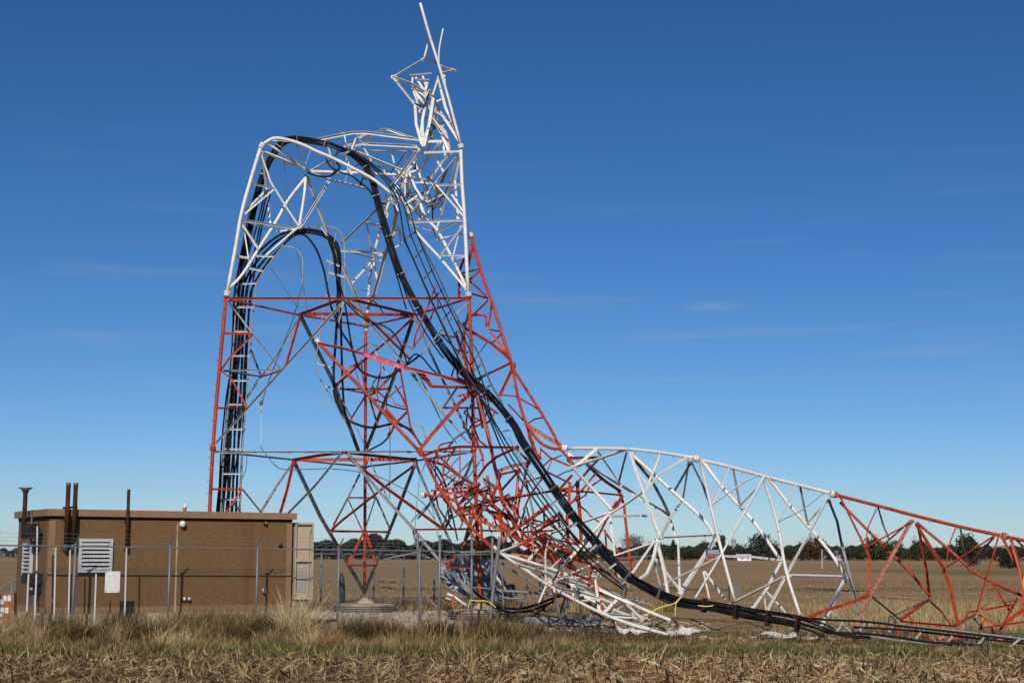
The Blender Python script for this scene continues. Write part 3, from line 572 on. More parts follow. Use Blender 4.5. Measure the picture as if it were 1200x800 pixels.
BR = '''
r h 3.4 57.3 267,350 548,350
r h 3.6 61-57.4 352,368 403,351
r h 3.6 57.4-61 407,351 484,369
r a 4.4 61 352,368.5 484,368.5
r d 3.4 57.5-61-64.4 267,351 352,369 428,384
r d 3.4 57.5-61-64.4 547,351 485,369.5 430,384.5
g h 3 57.2 251,530 552,530
r h 4 61-57.2 345,537 375,533.5 403,530
r h 4 57.2-61 404,530 440,534 487,538
r a 5 61 345,538.5 487,538.5
s d 3.2 57.3-61-64.8 252,528.5 345,538.5 428,546.5
s d 3.2 57.3-61-64.8 553,529 487,539.5 430,546.5
g a 3.4 57.4-57.3 402,354 251,523
g a 3.2 57.4-57.3 408,353 470,422 487,441
r d 4.2 57.4-57.6 406,354 444,384 480,420
s a 4.4 61-64.9 353,371 391,450 420,530
s a 4.6 61-64.9 484,371 459,450 432,530
g a 4 61-57.5 485,371 519,445 552,520
r a 4.4 61-60 352,370 336,430
g a 3 61-59 350,372 320,425 300,449
g t 2.2 59 300,449 288,468 272,490
g a 2 57.5 296,391 330,434
g h 2 57.6 262,434 330,433.5
r d 2.6 59.5-57.6 330,434 306,441
s d 2.6 58 262,434 306,441
s a 3 59 294,410 306,441
s a 3 60 306,441 290,468
r a 2.8 57.4 265,391 297,391
r a 2.8 57.4 259,434 272,416 297,392
r a 2.4 57.4 259,434 272,445 290,478
r a 2.8 57.4 256,478 291,478
g t 3 57.4-58 267,350 272,360 281,370
g a 2 58 276,366 296,391
g a 3.6 57.3-58 401,533 370,568 338,601 300,640
g a 3.6 57.3-57.2 406,533 445,577 480,615 516,658 552,695
r d 4.8 57.6-57.4 410,535 451,570 519,618
s a 4.6 61-65.2 345.5,540 375,605 424,696
r a 4.6 61-58.6 344.5,541 336,575 328,602 315,650
g a 3 61-59 344,541 325,569 306,600 285,635
g a 2 58 284,573 306,600
r a 2.6 57.3 249,573 284,573
r a 2.6 57.3 284,574 265,600 252,630
s a 3 58 276,590 290,612
s a 4.8 61-65.2 486.5,541 465,600 431,696
g a 4.6 61-57.3 487.5,541 512,600 534,648 556,700
r d 3.6 60.5-62.5 483,545 451,570 400,610 387,620
r h 3.2 62.5 388,622 455,622.5
r a 2.2 63-64.5 388,622 397,602
g a 2.4 61.5-63 423,552 408,583 391,615
s a 2.6 64 422,555 412,575 400,598
r h 2.2 64 408,583 440,583
r a 1.8 64.5 408,584 425,621
r a 1.8 64.5 440,583 428,621
s a 2.8 64.5-63 432,560 441,583 455,620
r a 3 64.8-64 425,622 415,645 407,662
r a 3 64.8-64 429,622 436,645 441,662
r h 2.6 64.2 407,662.5 441,662.5
g a 2.6 58 481,621 490,646
w t 5 57.4-60 547.5,341 531,305 511,268 490,250 468,230
w a 3.2 57.4-58.2 546,341 514,300 496,281 486,269 476,254
w a 2.6 57.8 481,253 536,181
w a 2.4 57.6 510,217 541,255
w h 2.2 57.5 511,216.5 541,216.5
w h 2.8 57.5 484,258 543,258
w h 2.2 57.5 515,300 545,300
w a 2.6 57.5 542,261 515,299
w a 1.8 58 541,265 531,300
w a 1.8 58 531,304 546,301
w a 2.6 58.5 516,270 538,261
w a 2.2 58.5 486,262 510,271
w a 2.8 58-60 536,182 525,225 516,256 512,268
w a 2.6 58 527,224 541,250
w a 3.6 58.5 539,178 533,212 537,255
w a 2.4 58 528,226 542,218
w a 3 57.7 500,177 537,177.5
w p 4.4 58.5 497,212 520,187 530,178
w d 3.2 59 491,200 516,170
w t 5 60-59 360,202 407,202 434,203.5 464,204.5 490,202
w d 4.2 58.6 490,175 466,209 459,218
w a 3.2 59 490,182 477,201 470,215
w a 3 59 497,176 486,189
w h 4 60-58.2 374,163.5 414,156 430,156 489,164
w a 3.2 59.5-58.2 424,164 450,151.5 456,152.5 488,163
w a 4 60 404,172 430,156.5
w h 4 59.5-58.2 427,169 486,174.5
w a 3 59.5 410,176 427,169
w d 2.8 60 415,176.5 487,177.5
w a 2.4 59.8 419,156 411,172
w d 2.6 59.6 419,159 436,189
g t 1.4 59.8 397,155 397,171
g t 1.4 59.8 398,155 412,158
w d 3.6 60-59 414,176 471,199
g t 1.4 59.5 436,189 462,205
w a 3.6 57.7-59.5 308,178 354.5,201
w d 3 59.5-60 364,203.6 387.5,210.5 415,217 432,222
w t 4.2 57.8-59.5 314.6,171 364,202.5
w h 3 58.5 320,168.5 341,169.5
w a 2.2 58.5-59.5 345,171 357,196
w a 1.8 59.5 363,178 358,195
w t 5 59.5-57.5 358.6,205 338,234 324,258.6 305,288.5 284,321.5 269,340
w t 4.4 59.5-58.8 360,206 356,232 350,265
w a 3.8 60-58.8 386,213 356,260 350,266
w d 4.4 59.7-64 362,207 374,247 385,275 400,309 415,341 428,382
g t 3.6 60 360,201 382,190 393,184
w a 2.6 57.8-58.8 306,180 317,213 335,242 349,265
w a 3 57.8-60 306,181 312,219 317,260
w a 2.6 57.8 295,215.5 321,222
w a 3 58 310,223 286,252
w a 2.6 58 321,224 286,255
w h 3 57.8-58.8 284,258.5 345,265
g t 1.4 58.6 286,259 314,269
w a 2.4 59.2 325,271 348,267
w a 3 57.8 284,260 301,291
w a 2.2 58.4 285,262 292,299
w a 2.6 57.8 277,300 293,303
w a 2.2 58 277,301 290,305
w t 3.6 58.8-58 350,267 337,277 309,302
w p 4 59 440,209 454,222
w p 3.4 59 480,205 487,220 492,231
w p 5 59.5 480,210 475,231
w t 2.5 59.5 467,221 478,218
g p 4 60 477,231 492,237
w p 4.4 60 495,240 502,256
s a 3.6 60 504,211 520,232
g p 2.4 60 500,216 505,238
g p 4.4 60 526,196 507,240
s t 2.4 60 506,243 507,256 509,274 512,281
w t 2.8 60 514,280 529,277 542,274
w a 2.6 60 508,238 520,247
w t 4 60 449,243 453,236 459,232
w p 5.5 60 461,234 465,246 468,260
w d 5.2 60-63 465,248 459,280 451,300 444,326 439,344 435,362
w h 3 62.5 400,293.5 454,296.5
w a 3 62.5 406,297 438,302
w a 3 63 438,304 415,331
w a 2.4 63 440,305 443,331
w a 2.2 62.6 440,300 449,307
w a 2.2 62.6 440,302 454,297
w d 3.4 61-60 400,285 441,246 455,232
w a 2 61 428,261 436,295
w a 2.4 61 429,260.5 446,264
w t 2.8 60.5 466,265 469,280 470,286 461,291
w a 2.4 60.5 463,277 467,268
g t 1.2 63.5 413,338 433,341
w a 3 57.4-58.5 402,355 370,391
w t 2.6 57.8 519,35 514.7,58 514.5,75 516,86
w t 3.4 58.2 500,42 501.5,51 497.5,69
w d 3.2 58.2 459.5,90 497,68.5
s p 4 58.2 499,70 513,75
w a 3.2 58 519,75.5 533,82.5
w d 2.8 58 533,83 517,85.5
g a 2.4 58.4 481,88 505,86
g a 2.2 58.4 487,91 502,93.5
w a 4 58.2 460,91 481,97.5 507,112
w d 3.2 58.2 461,93 485.5,121.5
w p 4 58.4 484,101 489,111 496,122
w p 3.4 58.3 485,93 497,107
w p 2.6 58.6 486,102 496,113
w p 4 58 503,93 499,105 497,120
w p 4.4 58.3 493,115 500,122
w p 4.4 58 498,122 495,142 494,170
w p 4.4 58.1 484,124 487.5,146 491,169
s d 3 58.2 486,122 496,125.5
w p 3 58.5 493,133 492,166
w p 5 57.9 508,115 504,142 499,170
s d 3 58.2 507,113 515,130
w a 3.6 58.2 510,137 522,155 530,173
w p 4 58.5 507,140 516,154 526,174
s p 3.2 58.6 506,146 514,154
w p 4.2 58 515,130.5 526,146 535,168
w p 4.6 58.2 514.5,88 517,105 522,126 530,142 537,162
w a 2.8 58.3 520,84 524,102
w a 2.4 58.1 514,89 509,110
w p 4.6 58.4 499,166 520,166.5
w p 2.6 57.9 488,172 497,179
s p 2.6 57.9 489,178 497,171
r t 4.6 58.2-55.2 603,432 637,488 659,524
p p 6 57-55.2 622,498 638,511 657,523
r a 4 60 550,286 549,312
r a 4 60-59 545,300 538,318 538,350
s a 2.2 59.5 540,321 562,315
r a 2.6 59.5 562,317 550,328
r a 3 59.5-59 541,323 557,335 571,349
r a 2.2 59 552,344 572,352
r a 2.8 59 554,333 562,340 572,350
r d 3 58.8-59.2 572,354 542,380
r a 3.6 59-58.2 554,367 569,370.5 570.5,380 575,389 596,420
r a 2.6 59 574,355 575,371 572,384
s d 2.2 58.7 575,385 586,389
r d 2.6 58.6 586,391 575,404
r a 3.6 59-58.2 544,384 575,402 597,422
r a 4 58.5 543,378 545,410 548,431 552,452
r a 4 58.8 534,395 541,412 547,430 551,450
s a 4 59 537,376 543,402 548,432
s a 3 59.2 530,440 540,405 547,362
m p 4.4 57 512,348 513,360
r t 3 57.2 510.6,335.6 505,350 496,371 487,392 484,411
r t 2.8 57.6 510,365 499,385 485,407
r a 2.2 58 516,391 534,391
r a 2.4 58 516,392 536,412
g t 2.4 57.2 545,355 532,370 521,382 514,391 492,417
r d 4 58.2-57.3 596,425.5 559,444
r d 5 58.2-57.4 600,431 584,466
r a 2.2 57.8-57 586,463 605,464.5 631,481
r a 2.4 56.5 621,495 626,491 634,490.5
r a 2.4 57 596,474 612,491 618,496
r a 4 56.4 614,494 619,506 625,519
m a 4.2 57-56.5 375,401 407,409 426,414.5
m p 7 56.5 424,414 448,422 474,431
m h 4.6 56.4-56.8 473,430.5 517,441 553,452
r a 2.6 56.9 517,439 553,449
p a 3 57 480,431 520,441 552,447
r a 3.4 56.8 487,428 505,453 553,454.5
r a 3 57 493,434 507,452
r a 2.2 58 536,455 518,478
r a 3.2 57 536,464 556,459
r h 2.8 57.5 519,478.5 563,478
r h 2.6 57.2 567,477 548,481
g p 4 56.8 557,455 543,468 536,474
r a 5 56.8-56.3 557,459 540,471 525,488 508,507 496,526
r a 3.6 60-58 424,420 411,430 394,451
r a 3.6 61-59.5 486,371 462,393 436,414 394,452
r h 3 60 396,454.5 455,454.5
s d 2.4 60 398,456 425,460 455,456
r a 2.6 60 464,434 436,461
r a 2.6 60 466,437 445,455 434,464
r a 2.4 58.2 421,418 425,440 430,458
r t 1.6 58 415,428 424,452
r a 3.2 56.8 467,432 475,466 481,500 492,520
r a 3.2 56.7 463,452 470,463 475,476
r a 2.6 57.5 435,465 460,476 477,480
r a 3 57.4 450,478 470,498 481,507
r a 2.6 57.6 477,482 465,495 455,510
r a 2.4 57.6 426,465 413,488 411,493
r a 2.4 57.6 431,465 437,480 442,497
r a 3.6 57-56.8 452,480 466,496 470,500
r a 4 56.2-55 500,532 515,527 537,523.5 557,523.5 607,523.5
r a 4 56.2-55.8 502,535 521,545 553,567
r t 2 56 537,525 522,536 519,551 519,563
r a 2 55.8 539,524 539,554 535,584
r a 2 55.8 519,564 534,555
s d 3.6 58-57.5 555,532 548,552 540,571
s a 2.6 57.5 550,539 524,569 490,607
r a 4.2 55 607,524.5 582,535 570,545 555,566 539,590
r a 4.8 55.8-54.5 561,466 573,515 580,549 588,588
m a 2.8 56.5 559,510 565,535 564,548
p p 5 54.6 582,552.5 600,546 620,539.5
r d 3.4 54.5 584,555 606,549
m a 4.4 54.6 587,553 582,570
r a 4 54.6 582,569 576,586
r d 3.6 54.4 609,549 587,575
s d 3 54.6 587,576 581,570
r d 3.2 54 622,542 612,571 604,600
p a 3.4 54.2 609,550 605,609
r d 4 54.6-53.2 536,594 586,585 647,575 670,571
r a 3 53-55.5 650,574.5 690,576 728,580
m t 4 55.6 506,574.5 530,571.5 552,571.5
m p 4.4 55.7 522,577 548,575
r t 4 55.5-55.2 499,580 522,582 536,588
p p 4.4 55 537,596 560,595 570,597 581,606
p p 4.8 54.6 539,598 555,603 571,610
p p 4 55 539,590 552,578 560,570
r p 5.6 54.8 557,571 570,585 587,600 596,610
r a 4 54.8 566,560 575,584
s d 3 55 571,558 580,570
s a 3 55 550,580 566,590
p p 5.6 54.4 540,600 567,611 587,620
r p 5 54.5 557,600 572,610
r p 7 54.2-53.2 582,600 589,614 602,627 615,637 630,645
r p 4.6 54 590,590 600,606 606,618
s a 3 54.4 575,596 588,604
p a 3.8 52.8-53.4 644,590 600,623 588,634
r a 4 53 641,590 607,620
r h 3 57-56.8 486,619 554,619.5
r a 3 55 560,621 585,626
r a 3.6 57 560,610 540,642
r a 3 57 534,650 523,664
r h 2.6 57 523,664.5 560,665
s a 2.6 58 530,600 536,632
s a 3 57 530,602 522,619
r p 4 53.4 573,616 590,623
r p 4.4 53 604,612 616,628 634,640
w t 5 53-46.2 588,646 630,661 662,672 692,685 722,697 750,712 785,726
w h 5 50-46 647,686 682,695 702,702
w h 5 47.4-46 711,717 735,722 755,726
w a 3 49 679,704 695,704.5
w a 4.4 51-47 606,660 650,674 700,692 755,716
w p 5 50-47.6 655,676 690,694 720,706
w a 3.4 49.5-47 668,694 705,708 745,724
w p 4 48.6-46.4 700,690 742,708 780,722
w a 3 47.4 730,700 760,724
w a 3 48.4 690,684 714,716
w a 3 51 616,667 637,669
w a 3.2 51.5-50.5 645,627 639,649 641,681
w a 2.8 51.5 637,636 619,656
w a 4 51-50.2 715,601 665,657 644,682
w d 4.2 53-51 588,644.5 646,624 711,602
w d 4.2 51-52 713,601 733,590 751,576
w d 3.8 50-49 645,683 695,661 720,651 770,633
w a 3 47.5-48.5 717,716 749,699
w d 3.6 48.5-47 774,687 829,659 843,651
w d 4 47-45.2 856,707 920,674
w p 5 47.4 722,703 706,718
w a 3.2 48-47.5 702,669 699,680 705,712
w a 2.8 49 700,666 676,699
w a 4 54.9-53.5 665,530 668,546
w t 5 53.5-51 670,549 715,596
w a 4 54-53.5 700,528 671,547
w a 4 54-53.5 735,528.5 705,536 672,548
w t 4.6 55-55.4 667,531 692,546 726,567
w a 4.2 55.4-54 727,568.5 761,590 785,605
r h 4 55.4 666,536.5 704,535.5
r t 5 55.2-55.6 685,545 706,561 726,576
r a 4 55 655,530 675,549
p a 4 55 702,540 681,560 668,573
r d 3.8 54-52.8 667,574 640,596 615,611
w a 2.6 54.2-55.2 704,531 725,565
g d 3 53.6-55.2 735,531 726,565
r a 4 55.4-55.8 727,573 731,590 733,610 740,672
r d 4 55.4-52 729,580 717,597
r a 5 52.4-52 725,590 694,625 666,662
r d 3.6 52.2 715,605 700,630 689,650
r a 4 53 670,557 655,571
r a 3 53.2 641,552.5 668,566
r d 4 53.2-53 668,566 667,590 665,610 664,650
r a 4 54 677,564 681,609 682,640
r a 3 54.8 646,537 667,547
r a 3 55 634,525 645,536
r a 2 55 633,525 634,537
r a 2.6 54.5 644,539.5 636,546
r a 4 55.5-54.6 621,509 629,532 633,540
r h 3 53 615,621.5 656,621
r a 3.8 53 656,599 647,610 625,626
r a 2.6 53 655,601 655.5,622
r a 3 52.6 656,601 666,620 677,639
s d 2.6 52.6 661,623 652,640
r a 2.6 54 707,620 711,645
r a 3 54 709,620 717,634 726,649
r p 6 53-51.6 600,627 631,645 657,660
r p 5 52.6 631,633 670,646
p p 6 52.8 600,646 620,653 638,659
r p 4.6 51.6 675,657 695,662.5
r p 4.4 51 692,665 717,675
r p 5 52 657,660 677,667
r a 3.6 54-50.5 717,648 722,665 727,682
s p 4 51.5 640,657 660,668
r a 3 52.6 606,640 622,628
w a 3 50 721,670 724,686
w a 3 51 717,605 720,649
w a 3 51-53.8 719,602 750,604 785,607.5
w a 4 52.8-49.2 739,531 755,574 766,609 772,628
w a 4 49.2-47.4 774,635 779,664 784,695
w t 5.6 52.8-51.5 740,531 767,556 789,576 826,610 838,627
s a 3.4 52.8-54 742,535 764,564 776,586 786,604
w a 3.6 54-51 787,611 795,636 800,697
w a 3 52 774,532 761,564 756,575
w a 2.6 51.2-51 807,537.5 774,555 757,576
w a 2.4 52.2 745,549 758,567
s a 3.4 51-52.6 808,540 789,577
w a 4 51-54-50 810,541 800,585 786,607 772,631
w a 4 49.2-47.6 771,634 765,655 758,671 749,678
s a 3.4 51-49.5 813,541 823,567 833,592
w t 5 51-47-45.8 819,543 837,610 846,647 860,702
w t 5.6 50.8-49.4 822,541 845,569 871,597 890,620 913,648
w a 2.6 49.9-48.6 854,550 834,591
g a 2.8 49.9-50 857,552 867,592
w d 2.4 49-48.6 888,559 869,566 834,591
w a 3.4 49-51.4 774,631 840,630.5
w a 4.6 49-47.4 767,637 740,672
w a 4.6 51.4-46.6 840,636 800,700
w d 4.2 49-47-45.6 895,560 872,601 846,648 815,700
g a 2.8 51 767,654 772,687
w a 2.8 50 770,652 797,696
w a 2.8 49 824,669 849,701
w a 2.6 49 825,667 831,700
w a 3.4 47-49.4 849,651 880,652 916,653.5
w p 5 48 866,652 879,653
w t 5 49-45-44 896,561 911,614 921,668 937,719
w t 5.6 48.8-48.2 900,562 924,590 952,622 975,650 991,671
w d 2.8 49-49.6 888,566 870,591
w a 2.6 48-46.8 932,571 912,611
g a 2.8 48-48.6 936,572 946,616
g t 1.8 47.2-46.8 966,581 940,597 912,612
w d 2.8 47.2-48.4 969,584 950,612
w d 4.2 47-45-44.2 971,585 950,621 922,672 896,720
s a 4 47-48 975,585 981,610 987,640
g a 4 48-45.6 987,640 995,670 1002,704 1006,724
w a 4 45-48 928,673.5 991,675.5
w a 4.6 49.4-44.6 916,656 896,691 881,717
g d 2.8 49.2-45 908,668 880,713
w a 4.6 48-43.6 993,676 970,719 962,733
g d 2.8 47.8-44 990,680 966,716
w a 2.8 47-45 897,692 922,720 927,726
w a 2.4 47 896,694 902,720
w a 2.8 45-43.6 975,716 997,740
r a 4 44.4-43.5 940,726.5 965,716 1000,705 1019,697
r a 3.6 47-43.6 982,584 1013,642 1018.5,655
r a 3.4 43.6-43.4 1019,655 1018,697
r t 4.4 46.6-46.4 986,587 1032,636 1065,669 1089,698
r t 2 46-44 1022,597 1017,619 1014,641
s d 2.8 46-46.4 1027,597 1035,615 1042,632
r d 2.6 45-44 1070,607.5 1015,642
r d 3 45-46 1069,610 1037,636
p a 4.2 45-43.5 1071,610 1052,640 1035,670 1020,698
p a 4.2 43.5-42.6 1020,698 1009,718 1003,740
r a 4 45-46 1074,613 1086,669 1090,698
r a 3 46-43 1091,702 1102,715 1115,732
r a 3.6 45-42.6 1075,612 1105,662 1114,685 1120,715 1124,731
r t 4.6 44.8-43.8 1078,612 1114,645 1138,667 1164,682.5 1198,698
r t 2.2 44 1120,619 1112,640 1109,664
s d 2.8 44-44.6 1124,621 1129,640 1135,662
r d 2.6 43.4-42.8 1167,627.5 1109,664
r d 3 43.4-44.4 1166,630 1136,662
r a 3 43-42.4 1170,629 1158,670 1145,716
r d 3.8 43-43.4 1173,630 1192,670
r a 4 43-42.4 1183,633 1195,668 1199,690 1199,721
r a 3 43-42.8 1189,633 1203,644
p a 2.6 43.5-46 1021,698 1088,701.5
s d 2.8 43.5-44 1021,699.5 1055,727
s d 2.8 46-44 1089,703 1047,721
r a 4 46-44 1087,705 1058,728
s t 2.6 43.6 1039,731 1042,723 1045,722 1048,729
r h 3 43 1058,732.5 1118,733
r a 3.4 43 1051,728 1053,742
p a 2.8 42.6 1018,744 1040,736
p p 4 42.4 1094,751 1107,744
p p 4.6 42.4-42 1120,733.5 1143,720 1160,706
r h 3.2 42.6 1129,728 1135,717 1160,713 1191,708.5
s a 2.6 42.6 1138,720 1149,736
r a 2.6 42.6 1146,720 1170,733
r a 3 43.8-42.8 1158,682.5 1180,715
r d 3.6 42.6 1192,703 1171,739
r a 3.8 42.4 1197,714 1176,735
r a 3.2 42.4 1152,737 1175,732 1199,728.5
s a 2 42.8 1176,704 1194,701
r p 4 42.2 1110,749 1128,743
p p 3.4 42 1166,750 1184,745
'''
BRL = BR.strip().splitlines(); ALL = [l[0] for l in LEGS] + BRL; SN = snap(ALL)
for ln_, (ps_, en_) in list(zip(ALL, SN))[len(LEGS):]: member(ln_, pts=ps_, ends=en_)

# crumpled small members where the tower folded: short kinked bars between the larger pieces
TG = []
def tangle(n, cx, cy, sx_, sy_, slope, Y0, Y1, cols, seed, l0, l1, w0, w1):
    r_ = random.Random(seed)
    for i in range(n):
        t = r_.uniform(-1, 1); x = cx + sx_*t + r_.gauss(0, 6); y = cy + slope*sx_*t + r_.gauss(0, sy_)
        a = r_.choice((r_.gauss(.65, .3), r_.gauss(-.7, .5), r_.gauss(1.5, .35))); L_ = r_.uniform(l0, l1) * 1.25; Y = r_.uniform(Y0, Y1)
        pts = []; m_ = r_.choice((2, 3, 3, 4))
        for k in range(m_):
            pts.append(f'{x + math.cos(a)*L_*k/(m_-1) + (r_.gauss(0, L_*.08) if 0 < k < m_-1 else 0):.1f},{y + math.sin(a)*L_*k/(m_-1) + (r_.gauss(0, L_*.08) if 0 < k < m_-1 else 0):.1f},{Y + r_.uniform(-.5, .5):.2f}')
        TG.append(f'{r_.choice(cols)} {r_.choice("aahdppt")} {r_.uniform(w0, w1):.1f} {Y:.1f} ' + ' '.join(pts))
tangle(84, 585, 600, 55, 16, .62, 53.4, 56, 'rrrrrrss', 3, 10, 38, 1.8, 3.8)
tangle(20, 552, 470, 10, 26, 1, 56.5, 58.5, 'rrrs', 5, 10, 34, 1.8, 3.2)
tangle(44, 478, 225, 26, 15, .5, 58.6, 60.5, 'wwwgs', 6, 8, 26, 1.6, 3.4)
tangle(24, 503, 128, 12, 22, 1, 58, 58.8, 'wwwg', 7, 10, 26, 1.8, 3.4)
tangle(44, 690, 690, 60, 8, .42, 47.6, 51, 'wwwgsr', 8, 10, 42, 1.6, 3.8)
tangle(14, 660, 645, 40, 10, .4, 51, 53, 'rrps', 9, 12, 40, 2, 4)
tangle(12, 1120, 738, 60, 6, .05, 41.6, 43, 'rrps', 10, 10, 40, 1.8, 3.4)
tangle(16, 420, 190, 30, 10, .5, 59, 60.2, 'wwgs', 11, 8, 24, 1.4, 2.8)

tangle(16, 520, 560, 14, 16, 1, 55.4, 57, 'rrrs', 13, 12, 40, 1.6, 3)
tangle(14, 640, 570, 30, 20, .6, 53, 55, 'rrrs', 14, 12, 44, 1.6, 3.2)
tangle(10, 440, 430, 20, 30, 1, 57.5, 60, 'rrsg', 15, 12, 40, 1.4, 2.6)
for ln_, (ps_, en_) in list(zip(ALL + TG, snap(ALL + TG, len(ALL), 14)))[len(ALL):]: member(ln_, pts=ps_, name='bent_bar')
# cable ladders bolted to the tower
def ladder(rails, rungs, w, Y, c, label):
    """one cable ladder: its rails in one mesh, each rung a sub-part"""
    mb = MB()
    for rl in rails:
        pts = smooth_path(parse_pts(rl.split()), 4); mb.tube(pts, w*mpp(Y)/2, 6)
    lad = tag(mb.build('cable_ladder', c, TOWER), label)
    for rg in rungs:
        a, b = parse_pts(rg.split()); MB().profile([a, b], l_profile(.055, .008, 1), Vector((0, -1, .2)).normalized()).build('rung', c, lad)
    return lad
ry = [360, 388.5, 417, 446, 474, 503, 526, 555, 585]
def xl(y): return 278.5 - (y-340)*.0795
def xr(y): return 299.5 - (y-340)*.073
ladder(['58 278,335 271,439 262.5,529 257,640', '58 332,287 324,298 310,316 301,332 299,345 291,439 284,529 280,640'],
       [f'58 {xl(y)},{y} {xr(y)},{y}' for y in ry] + ['58 281,333 301,332', '58 290,314 309,318', '58 300,300 322,301'], 1.7, 58, 'g', 'grey cable ladder up the left leg')
ladder(['59.5 354,267 374,266 394,268 403,284 404,327 402,358 394,392 391,441 395,457 412,490 426,519 437,547 444,562 455,585', '59.5 394,273 387,308 382,345 375,392 370,430 380,452 399,482 405,494'],
       ['59.5 383,305 398,312', '59.5 385,319 405,325', '59.5 382,346 400,352', '59.5 371,425 390,431', '59.5 380,452 395,456', '59.5 376,266 384,277'], 1.5, 59.5, 'g', 'thin grey ladder bent over the inner arch')
ladder(['59-56-52 466,264 475,284 485,305 496,329 517,376 529,400 542,429 561,461 575,487 592,515', '59-56-54 475,249 489,271 497,291 509,314 517,331 530,361 545,388 560,413 575,449 588,471'],
       ['58.6 474,282 487,272', '58.2 485,304 497,291', '58 497,327 508,315', '57.6 509,349 519,339', '57.2 519,375 530,362', '57 532,392 542,384', '56.6 541,420 554,407', '56 554,436 564,427', '55 567,456 576,451', '54.6 589,506 597,504'], 2.0, 57, 's', 'dark cable ladder hanging beside the main cable bundle')
ladder(['54-50-47 592,515 602,531 625,564 645,592 667,620 690,645 712,667 731,685', '54-50-47 596,512 612,541 637,575 660,604'],
       ['53.5 603,533 611,528', '52.6 621,558 629,552', '51.5 645,592 654,586', '50 667,620 676,612', '49 690,646 699,638', '48 710,668 722,660', '47.4 728,684 741,674'], 1.4, 50, 'g', 'grey lower ladder beside the main cable bundle')
ladder(['43.4-41.6-41 968,725 1000,727 1045,731 1080,735 1120,739 1160,743.5 1205,749', '42-40.6-40 1010,743 1045,749 1080,753 1120,756 1205,764'],
       ['42.4 987,728 980,741', '42.2 1013,730 1004,744', '42 1047,732 1036,748', '41.6 1083,735 1070,752', '41.4 1120,739 1108,755', '41.2 1156,743 1143,758', '41 1195,748 1179,761'], 2.6, 41.5, 'g', 'grey cable ladder lying on the ground at the right end')

# ------------------------------------------------------------------ cables hanging on the tower
BP = '''255,660,58.3 258,597,58.3 264,545,58.3 268,505,58.3 274,430,58.4 281,340,58.5 286,300,58.5 297,247,58.6 309,205,58.8 319,183,59 330,168,59.2 342,163,59.4 360,164,59.6 381,168,59.6 401,175.5,59.6 412,180,59.4 425,191,59.2 435,208,59 441,230,58.8 450,261,58.6 457.5,286,58.4 467.5,315,58.2 476,334,58 490,361,57.8 505,386,57.6 519,407,57.2 536,428,56.8 555,447.5,56.2 570,460,55.8 584,475,55.4 602.5,499,54.8 612,517,54.2 634,549,53 650,572.5,52.2 662.5,591,51.6 675,609,51 697,634,49.6 716,655,48.6 737,676,47.4 757.5,687.5,46.6 782,699,45.8 800,705,45.2 839,711,44.4 875,719.5,43.6 912,727,42.8 944,734,42.2 962,739,42 976,743,41.8'''
bp = [at(*map(float, t.split(','))) for t in BP.split()]
bp = smooth_path(bp, 3)
bundle = root('cable_bundle', 'thick black cable bundle looped over the bent tower and down to the ground', 'cables')
def bundle_frame(i):
    t = (bp[min(i+1, len(bp)-1)] - bp[max(i-1, 0)]).normalized(); e = t.cross(Vector((0, -1, -.05))).normalized(); return e, t.cross(e)
for k in range(12):
    u = (k % 6 - 2.5) * 0.052 + random.uniform(-.014, .014); v = (k // 6 - .5) * 0.07; pts = []
    ph = random.uniform(0, 6)
    for i, p in enumerate(bp):
        e, n = bundle_frame(i); f_ = i / len(bp); wide = 0.92 - 0.2*min(1, max(0, (f_-.12)*8)) + 0.12*min(1, max(0, (f_-.4)*3)); sag = 0
        if f_ > 0.84: sag = (f_-.84) * (2.6 if k in (0, 1) else (1.2 if k in (2, 6) else .5)) * math.sin((f_-.84)/.16*math.pi)
        pts.append(p + e*(u*wide + (.024+.022*(k % 4 == 1))*math.sin(i*(.21+.017*k)+ph)) + n*v + Vector((0, 0, sag*.5)))
    pts = pts[:len(pts) - (0, 3, 9, 6, 12, 2, 7, 11, 1, 5, 14, 4)[k]]
    if k in (2, 6, 9): pts += [at(x_, y_ + .8*j_, 41.6 - .3*j_) for x_, y_ in ((992, 744), (1020, 746)) for j_ in ((2, 6, 9).index(k),)]
    MB().tube(pts, 0.028 if k % 3 else 0.023, 7).build('cable', 'k', bundle, True)
cl_m = mat('cable_clamp_steel', (0.16, 0.16, 0.16), 0.5, 0.3)
for i in range(24, len(bp) - 18, 5):
    e, n = bundle_frame(i); p = bp[i]; wd_ = 0.13 if i < 50 else 0.155
    t = (bp[i+1]-bp[i-1]).normalized()
    MB().box(p - e*wd_ - n*.10 - t*.02, e*2*wd_, n*.2, t*.035).build('clamp', cl_m, bundle)
for i in range(len(bp) - 17, len(bp) - 7, 3):
    e, n = bundle_frame(i); p = bp[i]; t = (bp[i+1]-bp[i-1]).normalized()
    MB().box(p - e*.2 - n*.10 - t*.03, e*.4, n*.2, t*.06).build('clamp', 'rust', bundle)

